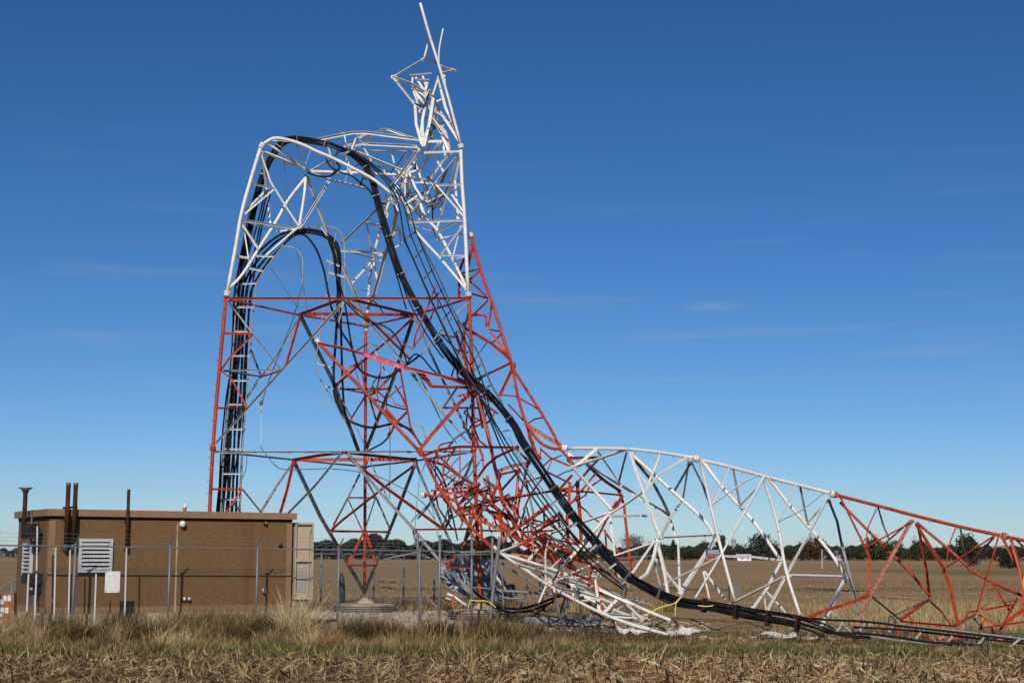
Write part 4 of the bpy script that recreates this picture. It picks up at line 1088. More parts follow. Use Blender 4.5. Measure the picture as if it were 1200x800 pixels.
def cable(name, label, w, spec, c='k', cat='cable', grp='loose cables hanging on the tower'):
    pts = smooth_path(parse_pts(spec.split()), 5); Y = pts[0].y
    return tag(MB().tube(pts, w*mpp(Y)/2, 7).build(name, c, None, True), label, cat, grp)
cable('cable', 'outermost black cable of the inner arch, dropping into the lowest loop', 3, '58.3-59-60-58 266,640 270,480 277,360 285,322 300,299 322,279 340,271.5 360,269 380,273 395,286 399,310 396,340 394,392 391,440 395,470 406,490 419,497 430,500 442,500 460,496')
cable('cable', 'second black cable of the inner arch, bound below the outermost one', 2.8, '58.5-59.2-60 271,640 276,480 282,360 289,326 304,303 324,283 342,274 362,271.5 382,277 394,291 398,325 400,400 402,460 405,492')
cable('cable', 'third black cable of the inner arch, dropping in front of the left dark diagonal', 2.8, '58.6-59.2-60 275,640 281,480 287,360 293,328 308,307 328,285 344,275 364,273 384,280 393,300 395,330 396,357 393,400 391,455 399,482 408,497')
cable('cable', 'innermost black cable of the arch, curving down to the long low loop', 2.7, '58.6-59.4-58 279,640 286,480 292,360 297,335 312,310 330,289 345,276 357,275.5 370,291 379,315 384,340 389,362 400,388 411,405 417,423 424,435 442,442 457,440 480,425 492,416')
cable('cable', 'black cable falling from the right end of the arch past the red horizontal', 2.2, '59.5-58 384,279 391,300 393,320 399,335 406,366 411,399 419,429')
cable('cable', 'black cable slung from the middle red joint to the pink leg', 1.9, '57.3 405,354 426,373 450,382 461,390 470,405 476,424 473,430')
cable('cable', 'black cable end hooking down from the lowest loop to the back leg', 2.2, '58-62 463,497 457,509 448,519 435,526 432,528')
cable('cable', 'pair like black cable bowed over the pink leg node, upper one', 2, '57 477,425 486,415 495,419 505,431 519,444')
cable('cable', 'striped black and white cable sagging from the pink leg to the right leg', 2.6, '57 481,436 502,462 520,485 534,500 543,512 551,519', 'g')
cable('cable', 'thin dark cable running under the striped cable', 1.4, '57.4 490,437 506,470 521,500 535,519', 's')
cable('cable', 'black cable curving down from the hanging red joint', 2.4, '56.4 504,538 516,554 524,575 528,600')
cable('cable', 'black cable from the hanging red joint, behind the curving one', 2, '56.8 500,536 512,556 522,577 527,612')
cable('cable', 'black cable bent from the red bar end to the hanging joint', 2.6, '57 466,496 475,500 484,508 494,522')
cable('cable', 'grey bent cable with a kink beside the upper hanging red joint', 1.8, '57 474,494 484,496 495,501 499,513', 'g')
cable('cable', 'black cable sagging above the ground right of the second footing, upper one', 2.8, '55.6 552,690 565,700 580,709 599,713 619,711 647,701 657,698')
cable('cable', 'black cable sagging above the ground right of the second footing, lower one', 2.8, '55.2 556,692 568,704 583,713 602,717 622,715 640,708 652,703')
cable('cable', 'black cable end dropping to the gravel in an arc', 2.2, '54.6 651,701 631,717 619,725 611,729 606,721 605,714')
cable('cable', 'short black cable end hanging to the gravel beside the fallen pipe', 2.2, '54 662,701 658,712 655,722 649,729')
cable('cable', 'black cable on the ground ladder at the right end, upper one', 2.6, '43-41.4-41 950,724 972,726 1000,727 1030,729.5 1055,733 1100,738 1150,744 1205,751')
cable('cable', 'black cable on the ground ladder at the right end, lower one', 3.0, '41.6-40.6-40 972,741 1010,742 1050,746 1090,752 1140,755 1205,761')
cable('cable', 'thinner black cable between the rails of the ground ladder', 2.4, '42-41 1000,734 1050,737 1090,741 1140,747 1205,754')
cable('wire', 'thin grey wire bent under the inner arch', 1.3, '58.6 330,288 345,291 352,298 355,309 353,343 349,360', 'g', 'wire', 'thin wires')
cable('wire', 'hair thin dark wire falling from the bend', .7, '59 331,165 334,200 340,255 350,305 360,362', 's', 'wire', 'thin wires')
cable('wire', 'hair thin dark wire slanting left of the grey bent wire', .7, '59 316,311 330,333 347,358', 's', 'wire', 'thin wires')
cable('hoist_line', 'dark hoist line hanging from the middle red joint to a small block', 1.3, '58 354,335 347,361 340,383 322,428 312,455 307.5,470', 's', 'line', 'thin wires')
blk = tag(MB().tube([at(307, 469, 58), at(306.3, 471, 58), at(306, 473, 58), at(305.8, 475, 58)], [.03, .07, .065, .03], 10).build('hoist_block', 's', None, True), 'small dark pulley block at the end of the hoist line', 'pulley')
cable('rope', 'pale thin rope hanging from the pulley block', .7, '58 306,475 306,500 306,521', 'w', 'rope', 'thin wires')
cable('wire', 'long thin wire slung low across the standing legs', 1.1, '58-57.5 305,523 313,534 325,547 337,550 360,549.5 385,549 410,551 440,557 470,571 490,584 500,594 509,608', 's', 'wire', 'thin wires')
cable('wire', 'thin dark wire hanging straight down right of the back leg', .9, '59 457,508 457,545 456.5,584', 's', 'wire', 'thin wires')
cable('wire', 'thin dark wire curving beside the upper half of the left ladder', .8, '58.4 289,528 289,545 285,558 281,566', 's', 'wire', 'thin wires')
cable('wire', 'thin rod hung beside the white bolted end in front of the grey leg brace', 1.0, '57 499,541 492,560 490,580 487,600 486,640', 'g', 'wire', 'thin wires')
cable('wire', 'thin dark rod crossing from the red end to the leg brace', 1.2, '57.6 523,570 505,588 486,606 482,612', 's', 'wire', 'thin wires')
cable('wire', 'thin grey rod slanting to the bent fence post', 1.1, '57 503,585 508,600 513,625 517,640', 'g', 'wire', 'thin wires')
for i_, (dx, w_, lab) in enumerate(((0, 2.2, 'black cable on the left rail of the hanging dark ladder'), (7, 1.7, 'black cable between the rails of the hanging dark ladder'), (13, 1.9, 'black cable along the right rail of the hanging dark ladder'))):
    cable('cable', lab, w_*.8, f'59.6-57-51-47.4 {385+dx*.2},{168.5-i_*.8} 405,{175+dx*.1} {425+dx*.2},{187-dx*.1} {443+dx*.3},{203-dx*.1} {459+dx*.6},{222} {468+dx*.8},{243-dx*.1} {474+dx},{278-dx*.6} {485+dx},{305-dx*.6} {496+dx},{331-dx*.6} {517+dx},{378-dx*.8} {542+dx},{430-dx*.8} {561+dx*.6},{463-dx*.4} {573+dx*.3},489 {592+dx*.6},{534-dx*.5} {614+dx*.6},{567-dx*.5} {634+dx*.6},{596-dx*.5} {657+dx*.6},{625-dx*.5} {680+dx*.6},{650-dx*.5} {705+dx*.5},{672-dx*.5} {730+dx*.3},{690-dx*.3}')
cable('cable', 'thin black cable leaving the bundle at the bend and hanging beside it, left one', 1.8, '58.6-57.6 440,225 447,258 455,292 464,320 471,345 476,362')
cable('cable', 'thin black cable leaving the bundle at the bend and hanging beside it, right one', 1.8, '58.4-57 446,240 455,275 466,312 476,345 489,372 504,398 520,420')
cable('cable', 'black cable tangled round the white joint at the top of the bend', 2.4, '59 360,202 372,206 384,207 392,203 398,196 394,190')
cable('cable', 'black cable snaking through the white tangle under the bend', 2.0, '59 382,186 388,196 400,202 412,206 422,214 432,222 440,234 452,240')
for i_, (dx, lab) in enumerate(((4.5, 'first thin black line right of the cable bundle up the left leg'), (-5, 'thin black line left of the cable bundle up the left leg'), (9, 'second thin black line right of the cable bundle up the left leg'), (13, 'third thin black line right of the cable bundle, nearest the ladder'))):
    cable('cable', lab, 2.0, '58.2-58.5 ' + ' '.join(f'{x + dx + 1.6*math.sin(j_*1.7 + i_)},{y}' for j_, (x, y) in enumerate(((256, 640), (261, 575), (266, 525), (270, 470), (274, 430), (278, 385), (281, 345), (286, 305), (296, 262), (306, 222)))))
# ------------------------------------------------------------------ equipment shelter
tan = mat('tan_aggregate_wall', (0.165, 0.092, 0.040), 0.9, spec=0.1, noise=[(11, (0.138, 0.077, 0.033), 0.45, 0.6, ONE), (45, (0.21, 0.125, 0.06), 0.56, 0.68, ONE), (2.2, (0.105, 0.060, 0.028), 0.54, 0.76, (1, 1, .10))], bump=0.6)
trim = mat('tan_trim', (0.25, 0.145, 0.074), 0.75, noise=[(5, (0.235, 0.125, 0.06), 0.45, 0.65, ONE)])
conc = mat('concrete', (0.42, 0.33, 0.23), 0.9, spec=0.05, noise=[(2.5, (0.26, 0.19, 0.125), 0.45, 0.65, ONE), (20, (0.3, 0.25, 0.19), 0.58, 0.7, ONE)], bump=0.4)
blackm = mat('black_plastic', (0.014, 0.015, 0.018), 0.6, spec=.2)
dark = mat('painted_roof_shade', (0.02, 0.018, 0.016), 0.9)
FL_ = at(57, 717, 46.8); ang = math.radians(31)
ex = Vector((math.cos(ang), math.sin(ang), 0)); ey = Vector((-math.sin(ang), math.cos(ang), 0)); ez = Vector((0, 0, 1))
O = Vector((px_x(57.5, 46.8), 46.8, 0.12))
topz = at(57, 596, 46.8).z; HB = topz - O.z; WB = 7.86; DB = 3.9
sh = root('equipment_shelter', 'low tan equipment shelter with flat roof beside the tower foot', 'shelter')
MB().box(O, ex*WB, ey*DB, ez*(HB - .25)).build('wall', tan, sh)
MB().box(O - ex*.13 - ey*.13 + ez*(HB - .21), ex*(WB+.26), ey*(DB+.26), ez*.21).build('roof_slab', trim, sh)
MB().box(O - ex*.02 - ey*.02 + ez*(HB - .29), ex*(WB+.04), ey*(DB+.04), ez*.079).build('roof_shade_strip', dark, sh)  # dark strip: the shadow line under the roof slab, put in as colour
MB().box(O - ex*.012 - ey*.012, ex*(WB+.024), ey*(DB+.024), ez*.2).build('base_band', trim, sh)
MB().box(O - ex*.16 - ey*.16 - ez*.62, ex*(WB+.32), ey*(DB+.32), ez*.62).build('foundation', conc, sh)
for a in (0, WB - .16): MB().box(O + ex*(a - .015) - ey*.016 + ez*.202, ex*.19, ey*.2, ez*(HB - .55)).build('corner_trim', trim, sh)
def wall_x(px):
    """distance along the front wall under a picture column"""
    k = (px - 600) / FPX * .99
    return (k*O.y - O.x) / (ex.x - k*ex.y)
def wp(px, py, out=0.0):
    a = wall_x(px); p = O + ex*a - ey*out; z = at(px, py, p.y).z
    return Vector((p.x, p.y, z))
def ep(frac, py, out=0.0):
    """point on the left end wall"""
    p = O + ey*(DB*frac) - ex*out; px = 600 + p.x / p.y / .99 * FPX
    return Vector((p.x, p.y, at(px, py, p.y).z))
# louvers
def louver(p0, ax, up, nrm, w, h, n, label, parent):
    fr = MB(); t_ = .09
    fr.box(p0, ax*w, nrm*.10, up*t_).box(p0 + up*(h - t_), ax*w, nrm*.10, up*t_)
    fr.box(p0 + up*t_, ax*t_, nrm*.098, up*(h - 2*t_)).box(p0 + ax*(w - t_) + up*t_, ax*t_, nrm*.098, up*(h - 2*t_))
    lv = tag(fr.build('louver', lou, parent), label)
    MB().box(p0 + ax*t_ + up*t_ + nrm*.004, ax*(w-2*t_), nrm*.008, up*(h-2*t_)).build('back_panel', blackm, lv)
    for i in range(n):
        z = t_ + (h - 2*t_)*(i + .10)/n; dz = (h - 2*t_)/n*.55
        a = p0 + ax*t_ + up*z
        MB().add([a + nrm*.10, a + nrm*.10 + ax*(w-2*t_), a + nrm*.02 + up*dz + ax*(w-2*t_), a + nrm*.02 + up*dz,
                  a + nrm*.10 + up*.012, a + nrm*.10 + ax*(w-2*t_) + up*.012, a + nrm*.02 + up*(dz+.012) + ax*(w-2*t_), a + nrm*.02 + up*(dz+.012)],
                 [(0, 1, 2, 3), (7, 6, 5, 4), (0, 4, 5, 1), (3, 2, 6, 7), (0, 3, 7, 4), (1, 5, 6, 2)]).build('slat', lou, lv)
    return lv
lou = mat('louver_metal', (0.50, 0.52, 0.53), 0.5, 0.1, noise=[(4, (0.42, 0.43, 0.44), 0.45, 0.6, ONE)])
a_, b_ = wp(92, 671), wp(131.5, 631)
louver(a_, ex, ez, -ey, (wall_x(131.5) - wall_x(92)), b_.z - a_.z, 7, 'white louvered vent on the front wall', sh)
a_ = ep(.78, 674); b_ = ep(.55, 636)
louver(ep(.74, 674), -ey, ez, -ex, DB*.26, b_.z - a_.z, 7, 'white louvered vent on the left end wall', sh)
def pipe(name, px, y0, y1, r_, outd, label, m='rust', cap=None, cat=None):
    p0, p1 = wp(px, y1, outd), wp(px, y0, outd); mb = MB().tube([p0, p1], r_, 12)
    o = tag(mb.build(name, m, sh, True), label)
    for f_ in (.45, .62):
        q = p0.lerp(p1, f_); MB().box(q - ex*r_*1.3 - ez*.03, ex*r_*2.6, ey*(outd - .002), ez*.06).build('bracket', 'rust', o)
    return o
p1 = pipe('exhaust_pipe', 75, 567, 640, .068, .22, 'rust brown exhaust pipe, left of the front pair')
p2 = pipe('exhaust_pipe', 83.6, 566, 640, .068, .22, 'rust brown exhaust pipe, right of the front pair')
for p_, px in ((p1, 75), (p2, 83.6)):
    q = wp(px, 640, .22); MB().tube([q + ez*.06, q - ez*.02, q - ez*.07 + ey*.05, q - ez*.07 + ey*.25], [.075, .08, .08, .08], 12).build('elbow', 's', p_, True)
    q = wp(px, 570, .22); MB().tube([q, q + ez*.12], .074, 12).build('end_sleeve', 's', p_, True)
p3 = pipe('vent_pipe', 147, 573, 642, .05, .14, 'thin rust brown vent pipe right of the louver')
q = wp(147, 642, .14); MB().tube([q + ez*.03, q - ez*.04, q - ez*.06 + ey*.13], .062, 10).build('elbow', 's', p3, True)
# rain cap pipe, exhaust drum and meter on the left end
q0 = ep(.46, 631, .34); q1 = ep(.46, 577, .34)
fp = tag(MB().tube([q0, q1], .07, 12).build('exhaust_pipe', 'rust', sh, True), 'rust brown pipe with flared funnel top on the left end wall')
q2 = ep(.46, 571, .34); MB().tube([q1, q1.lerp(q2, .5), q2], [.085, .11, .24], 14).build('funnel', 's', fp, True)
e0, e1 = ep(.46, 622, .34), ep(.28, 622, .34)
MB().tube([e0, e1], .06, 10).build('elbow', 'rust', fp, True)
MB().tube([ep(.30, 622, .34), ep(.295, 622, .34), ep(.155, 622, .34), ep(.15, 622, .34)], [.2, .23, .23, .2], 18).build('muffler', blackm, sh)
MB().tube([ep(.22, 597, .34), ep(.22, 640, .34)], .03, 8).build('conduit', 's', sh, True)
def cboxe(name, f0, f1, y0, y1, d, m, label=None, parent=None):
    a = ep(f0, y1); b = ep(f1, y0); 
    return tag(MB().box(a - ex*d, ex*(d - .003), ey*(DB*(f1-f0)), ez*(b.z - a.z)).build(name, m, parent or sh), label)
mbx = cboxe('meter_box', .14, .46, 671, 684, .34, blackm, 'black meter box on the left end wall')
cboxe('meter_neck', .18, .32, 684, 696, .24, blackm, None, mbx)
MB().tube([ep(.22, 688, .26), ep(.22, 691, .26)], .06, 8).build('meter_dial', 'w', mbx, True)
MB().tube([ep(.16, 696, .2), ep(.14, 742, .2)], .035, 8).build('conduit', 'g', sh, True)
# seam strip, lamps, beacon, small fittings on the front wall
a = wall_x(206.5); MB().box(O + ex*a - ey*.014 + ez*.02, ex*.05, ey*.013, ez*(HB - .40)).build('seam_strip', conc, sh)
def lamp(px, py, r_, m, name, label):
    p = wp(px, py, .10); o = MB().tube([p + ez*r_, p + ez*r_*.6 - ey*r_*.1, p - ez*r_*.5, p - ez*r_*.9], [r_*.5, r_*.95, r_*.9, r_*.4], 12).build(name, m, sh, True)
    q = wp(px, py + 2.2, .0); MB().box(q - ex*.05 - ey*.1, ex*.1, ey*.098, ez*.05).build('bracket', blackm, o); return tag(o, label)
lamp(212, 614, .10, 'w', 'wall_lamp', 'white lamp high on the front wall by the seam')
lamp(309.4, 692, .09, 'g', 'wall_lamp', 'grey lamp low on the right part of the front wall')
lamp(310, 612.5, .045, trim, 'wall_hook', None); lamp(328, 638.5, .06, 'rust', 'wall_hook', None)
lamp(217, 701.5, .05, 'w', 'wall_vent', None); lamp(222.7, 701.5, .05, 'w', 'wall_vent', None)
bk = O + ex*wall_x(221.5) + ey*.5 + ez*HB
bo = MB().tube([bk, bk + ez*.12], .055, 10).build('beacon', 'r', sh, True)
MB().tube([bk + ez*.12, bk + ez*.2, bk + ez*.27], [.06, .06, .02], 10).build('beacon_lens', 'w', bo, True)
# wall mounted air handling cabinet at the right end
cab = root('air_conditioner_cabinet', 'pale beige tall cabinet fixed to the right end of the tan shelter', 'cabinet')
cbm = mat('beige_metal', (0.42, 0.33, 0.23), 0.6, noise=[(3, (0.46, 0.36, 0.25), 0.45, 0.65, ONE)]); cb2 = mat('grey_panel', (0.34, 0.31, 0.26), 0.6)
C0 = O + ex*(WB + .16) + ey*.05; zc0 = at(358, 702, C0.y).z; zc1 = at(358, 612, C0.y).z; hc = zc1 - zc0; wc = .66
def cbox(nm, x0, x1, z0, z1, y0, y1, m): return MB().box(C0 + ex*x0 + ey*y0 + ez*(zc0 - C0.z + z0), ex*(x1-x0), ey*(y1-y0), ez*(z1-z0)).build(nm, m, cab)
cbox('back_panel', .05, wc - .05, .05, hc - .05, .10, .8, cbm)
for nm, x0, x1, z0, z1 in (('frame_post', 0, .05, 0, hc), ('frame_post', wc - .05, wc, 0, hc), ('frame_rail', .05, wc - .05, hc - .06, hc), ('frame_rail', .05, wc - .05, 0, .06), ('frame_rail', .05, wc - .05, hc*.49, hc*.53)):
    cbox(nm, x0, x1, z0, z1, 0, .85, cbm)
cbox('grille', .12, .46, hc*.10, hc*.42, .08, .098, cb2)
MB().tube([C0 + ex*.52 + ey*.05 + ez*(zc0 - C0.z + .1), C0 + ex*.52 + ey*.05 + ez*(zc0 - C0.z + hc*.86), C0 + ex*.57 + ey*.05 + ez*(zc0 - C0.z + hc*.93)], .02, 8).build('pipe', cb2, cab)
cbox('bracket', .0, wc*.8, -.32, -.005, .1, .7, mat('weathered_bracket', (.2, .17, .13), .8))

# ------------------------------------------------------------------ footings of the tower legs
rib = mat('corrugated_zinc', (0.24, 0.215, 0.185), 0.7, 0.1, noise=[(3, (0.15, 0.12, 0.095), 0.45, 0.65, ONE)])
def footing(px, Y, ytop, ywid, label):
    r_ = ywid / 2 * mpp(Y); z1 = at(px, ytop, Y).z; t = root('leg_footing', label, 'footing', 'round concrete footings under the tower legs'); x = px_x(px, Y)
    c = Vector((x, Y, 0)); n = 5; pts = []; rr = []
    z0 = GZ - .05
    for i in range(n*4 + 1):
        z = z0 + (z1 - z0)*i/(n*4); pts.append(Vector((x, Y, z))); rr.append(r_*(1 + .035*math.sin(i*math.pi/2)))
    MB().tube(pts, rr, 40).build('corrugated_form', rib, t, True)
    MB().tube([(x, Y, z1 + .001), (x, Y, z1 + .03), (x, Y, z1 + .06), (x, Y, z1 + .28)], [r_*.97, r_*.93, r_*.30, r_*.13], 28).build('concrete_top', conc, t)
    for i in range(4):
        a = i*math.pi/2 + .6; p = Vector((x + .24*math.cos(a), Y + .24*math.sin(a), z1 + .2)); MB().tube([p, p + ez*.22], .022, 6).build('anchor_bolt', 's', t)
    return t
footing(430, 65.3, 708, 72, 'ribbed round footing under the thin back leg of the tower')
footing(566, 57.0, 715, 78, 'ribbed round footing under the right leg of the tower, beside the crumpled dish')
footing(241, 57.0, 715, 78, 'ribbed round footing under the left leg, hidden by the shelter')
# rubble on the pad
rockm = mat('pale_rubble', (0.36, 0.29, 0.21), 0.95, noise=[(3, (0.44, 0.37, 0.28), 0.45, 0.65, ONE)])
def rocks(name, n, pxr, Yr, s0, s1, m):
    mb = MB()
    for i in range(n):
        Y = random.uniform(*Yr); p = Vector((px_x(random.uniform(*pxr), Y), Y, GZ)); s_ = random.uniform(s0, s1)
        vs_ = [p + Vector((random.uniform(.6, 1.3)*s_*a, random.uniform(.6, 1.2)*s_*b, random.uniform(.3, .9)*s_*c)) for a in (-1, 1) for b in (-1, 1) for c in (0, 1)]
        mb.add(vs_, [(0, 1, 3, 2), (4, 6, 7, 5), (0, 4, 5, 1), (2, 3, 7, 6), (0, 2, 6, 4), (1, 5, 7, 3)])
    return tag(mb.build(name, m), kind='stuff')
rocks('rubble', 1500, (345, 560), (50, 66), .02, .07, rockm); rocks('rubble', 700, (560, 830), (48.5, 56), .02, .06, rockm)
rocks('rubble', 120, (480, 540), (52, 55), .05, .16, rockm)
rocks('white_debris', 90, (790, 975), (44.6, 46), .02, .08, M['w'])
# scrap sheets lying between the fallen legs
for i, (px, Y, w_, d_, lab) in enumerate(((745, 46.2, 1.1, .5, 'flat white scrap sheet under the yellow tape knot'), (800, 45.6, .9, .4, 'crumpled white scrap sheet lying in the grass under the cable bundle'), (905, 44.4, 1.3, .3, 'long white scrap strip under the thin end of the cable bundle'), (660, 52.5, 2.6, .5, 'long grey scrap sheet on the gravel left of the fallen white leg'))):
    c = Vector((px_x(px, Y), Y, GZ + .12)); n = 6; v = []; f = []
    for j in range(2):
        for k in range(n + 1): v.append(c + Vector((w_*(k/n - .5), d_*(j - .5) + random.uniform(-.05, .05), random.uniform(-.08, .1) + .25*j*d_)))
    v += [q - Vector((0, 0, .012)) for q in v]; m_ = 2*(n+1)
    for k in range(n): f += [(k, k+1, n+2+k, n+1+k), (m_+k, m_+n+1+k, m_+n+2+k, m_+k+1)]
    for k in range(n): f += [(k, m_+k, m_+k+1, k+1), (n+1+k, n+2+k, m_+n+2+k, m_+n+1+k)]
    tag(mesh_obj('scrap_sheet', v, f, M['w'] if i < 3 else M['g']), lab, 'scrap')

# ------------------------------------------------------------------ crumpled dish antenna
dm = mat('dish_skin', (0.30, 0.32, 0.355), 0.5, 0.15, noise=[(2.2, (0.20, 0.215, 0.24), 0.45, 0.65, ONE), (9, (0.15, 0.16, 0.18), 0.6, 0.72, ONE)])
dish = root('dish_antenna', 'crumpled grey dish antenna lying at the foot of the right tower leg', 'antenna')
def dish_shell(name, px, py, Y, rpx, asp, rot, tilt, seed, m, dent=.25):
    r_ = random.Random(seed); c = at(px, py, Y); R_ = rpx*mpp(Y); v = []; f = []; nr, na = 7, 22
    nx = Vector((math.cos(rot), 0, math.sin(rot))); nyv = Vector((-math.sin(rot)*asp, tilt, math.cos(rot)*asp)); nn = nx.cross(nyv).normalized()
    if nn.y > 0: nn = -nn
    ph = [r_.uniform(0, 6) for _ in range(4)]
    for side in (0, 1):
        for i in range(nr + 1):
            for j in range(na):
                a = 2*math.pi*j/na; q = i/nr
                dz = R_*(-.22*(1-q*q) + dent*.35*math.sin(3*a+ph[0])*q + dent*.3*math.sin(5*a*.5+ph[1]+q*4)*q*q + dent*.25*math.sin(q*7+ph[2]+a))
                k = 1 + .12*math.sin(2*a+ph[3]) + .06*math.sin(5*a+ph[1])
                v.append(c + nx*(R_*q*k*math.cos(a)) + nyv*(R_*q*k*math.sin(a)) + nn*(dz - side*.03))
    m0 = (nr+1)*na
    for s_ in (0, 1):
        for i in range(nr):
            for j in range(na):
                q = (s_*m0 + i*na + j, s_*m0 + i*na + (j+1) % na, s_*m0 + (i+1)*na + (j+1) % na, s_*m0 + (i+1)*na + j)
                f.append(q if s_ else q[::-1])
    for j in range(na): f.append((nr*na + j, nr*na + (j+1) % na, m0 + nr*na + (j+1) % na, m0 + nr*na + j))
    return mesh_obj(name, v, f, m, dish, False)
dish_shell('reflector', 574, 680, 58.8, 27, .62, R(-38), .75, 3, dm, .22)
dish_shell('radome', 540, 676, 59.0, 28, .48, R(-33), .55, 5, dm, .3)
dish_shell('shroud', 556, 668, 60.0, 30, .62, R(-36), .3, 8, M['s'], .35)
for sp in ('s 553,662 586,690', 's 548,672 592,688', 's 556,690 590,702', 's 543,660 566,705', 's 531,668 556,706', 's 571,662 580,704', 'g 519,664 553,688', 'g 536,671 541,690', 'g 522,700 548,708', 's 525,660 549,700', 'g 527,688 543,680'):
    c, *pp = sp.split(); pts = parse_pts(['58.0'] + pp); MB().profile(pts, l_profile(.06, .01, 1), Vector((.1, -1, .2)).normalized()).build('strut', c, dish)
for sp, nm in (('563,661 573,668 580,674 588,684', 'rim'), ('524,695 534,700 546,709', 'rim'), ('517,674 530,681 545,690 553,700', 'rim'), ('586,683 592,690 597,696 590,704', 'rim')):
    MB().tube(parse_pts(['57.9'] + sp.split()), .055, 8).build(nm, 'w' if sp[:3] in ('563', '524') else 'g', dish, True)
dish_shell('torn_panel', 532, 684, 58.3, 18, .34, R(-35), .6, 12, dm, .5)
dish_shell('torn_panel', 598, 692, 58.5, 9, .8, R(-60), .5, 14, M['s'], .5)
tag(MB().tube([at(531.5, 712, 54.8), at(531, 703, 54.8), at(530, 698, 54.8)], .07, 8).build('rusty_stub', mat('orange_rust', (.30, .10, .03), .9)), 'short orange rusty stub standing left of the second footing', 'post')

# ------------------------------------------------------------------ chain link fence
galv = mat('fence_galvanised', (0.165, 0.172, 0.175), 0.55, 0.25, noise=[(4, (0.17, 0.18, 0.185), 0.45, 0.65, ONE)])
def fY(px):
    """distance of the front fence line under a picture column: it runs beside the shelter's front wall"""
    k = (px - 600)/FPX*.99; t = math.tan(ang); A = O - ey*1.15
    return (A.y - t*A.x) / (1 - t*k)
def fp_(px, py): return at(px, py, fY(px))
fence = root('chain_link_fence', 'long chain link fence with barbed wire before the shelter and the tower foot', 'fence')
def rail_y(px): return 638.6 + (px)*.0132
MB().tube([fp_(-40, rail_y(-40)), fp_(200, rail_y(200)), fp_(400, rail_y(400)), fp_(515, rail_y(515)), fp_(556, rail_y(556))], .023, 8).build('top_rail', galv, fence)
for px in (-6, 88.5, 199.5, 302, 397, 492, 515.5, 553):
    Y = fY(px); p = fp_(px, rail_y(px)); h = .0 if px < 515 else .36
    if px in (515.5, 553): p = fp_(px, 629)
    po = MB().tube([(p.x, p.y, GZ - .1), p + ez*.03], .036 if px < 500 else .046, 10).build('post', galv, fence, True)
    MB().tube([p + ez*.03, p + ez*.07], .055 if px < 500 else .07, 10).build('post_cap', galv, po, True)
    if px < 500:
        q = p + ez*.05; MB().profile([q, q + Vector((.16, -.10, .32))], l_profile(.045, .006, 1), Vector((0, -1, 0))).build('wire_arm', galv, po)
for dz in (.12, .22, .34):
    pts = [fp_(px, rail_y(px)) + Vector((dz*.5, -dz*.3, dz + .04)) + ez*(-.02*((i*7) % 3)) for i, px in enumerate(range(-40, 500, 30))]
    MB().tube(pts, .0045, 4).build('barbed_wire', galv, fence)
MB().tube([fp_(-40, 742), fp_(492, 733)], .006, 5).build('tension_wire', galv, fence)
wire = MB(); A = fp_(-40, rail_y(-40)); B = fp_(492, rail_y(492)); Ls = (B-A).length; d = (B-A)/Ls; h = 2.05; n = int(Ls/.105)
for i in range(-int(h/.105), n):
    for sg in (1, -1):
        s0 = i*.105; s1 = s0 + h; z0, z1 = (0, h) if sg > 0 else (h, 0)
        t0 = max(0, -s0)/h; t1 = min(1, (Ls - s0)/h)
        if t1 <= t0: continue
        q0 = A + d*(s0 + h*t0); q1 = A + d*(s0 + h*t1)
        zt0 = z0 + (z1-z0)*t0; zt1 = z0 + (z1-z0)*t1
        q0 = q0 - ez*(h - zt0) + Vector((0, .004*sg, 0)); q1 = q1 - ez*(h - zt1) + Vector((0, .004*sg, 0))
        wire.tube([q0, q1], .0019, 3, False)
tag(wire.build('chain_mesh', galv, fence), kind='stuff')
whitem = mat('white_slat', (0.55, 0.55, 0.54), 0.5)
for x0, y0, x1, y1 in ((33.6, 672, 31.5, 716), (42.8, 672, 40.6, 727), (65.5, 641, 63, 736), (82.3, 644, 80, 738), (112.8, 672, 110.5, 732), (148.4, 642, 146, 728), (43.9, 616, 43, 668)):
    p, q = fp_(x0, y0), fp_(x1, y1); MB().box(q - ex*.022 + ey*.012, ex*.044, ey*.008, p - q).build('privacy_slat', whitem, fence)
# bits of the fence that the tower crushed
def bar(name, spec, w, c=galv, parent=None):
    return MB().tube(smooth_path(parse_pts(spec.split()), 4), w, 8).build(name, c, parent, True)
bf = root('broken_fence', 'crushed and bent chain link fence pipes under the fallen white section', 'fence')
for nm, sp, w_ in (('post', '51 586,629 581,665 577,699 573,736', .06), ('post', '52.5 577,630 576.5,660 576,690', .045), ('rail', '52.4 585,657 605,671 630,687 640,694', .035), ('rail', '52 588,692 608,693 640,695.5 667,698', .045),
                   ('post', '51.6 667,698 664,715 660,736', .055), ('rail', '52.2 580,695.5 592,700 605,701 615,699.5', .035), ('rail', '52.6 495,652.5 502,653 515,661', .035), ('rail', '52.6 449,656 462,652 474,650 491,646', .03),
                   ('brace', '52.4 492.5,690 503,702 514,713', .035), ('rail', '52.8 520,647 555,646.5 577,646', .025), ('rail', '52.8 520,650 577,649', .02), ('post', '53.4 489,627 490,650 493,700 492.6,730', .05),
                   ('post', '55 588,662 589,690 590,712', .04), ('rail', '53 553,688 566,688.5 577,690', .025), ('post', '54 619,683 614,700 609,712', .035), ('post', '54 680,706 681,728', .04), ('post', '54.4 632,668 633,694', .03)):
    bar(nm, sp, w_, galv, bf)
back = root('back_fence', 'back run of chain link fence behind the tower foot, posts and rails only showing', 'fence')
for px, y0, y1 in ((377, 646, 716), (438.5, 646, 714), (473.5, 649, 714), (509, 665, 712), (636, 650, 700), (728, 652, 704)):
    p = at(px, y0, 69.5); MB().tube([(p.x, p.y, GZ), p], .045, 8).build('post', galv, back, True)
MB().tube(parse_pts('69.5 366,648.5 440,649 500,650'.split()), .028, 6).build('rail', galv, back)
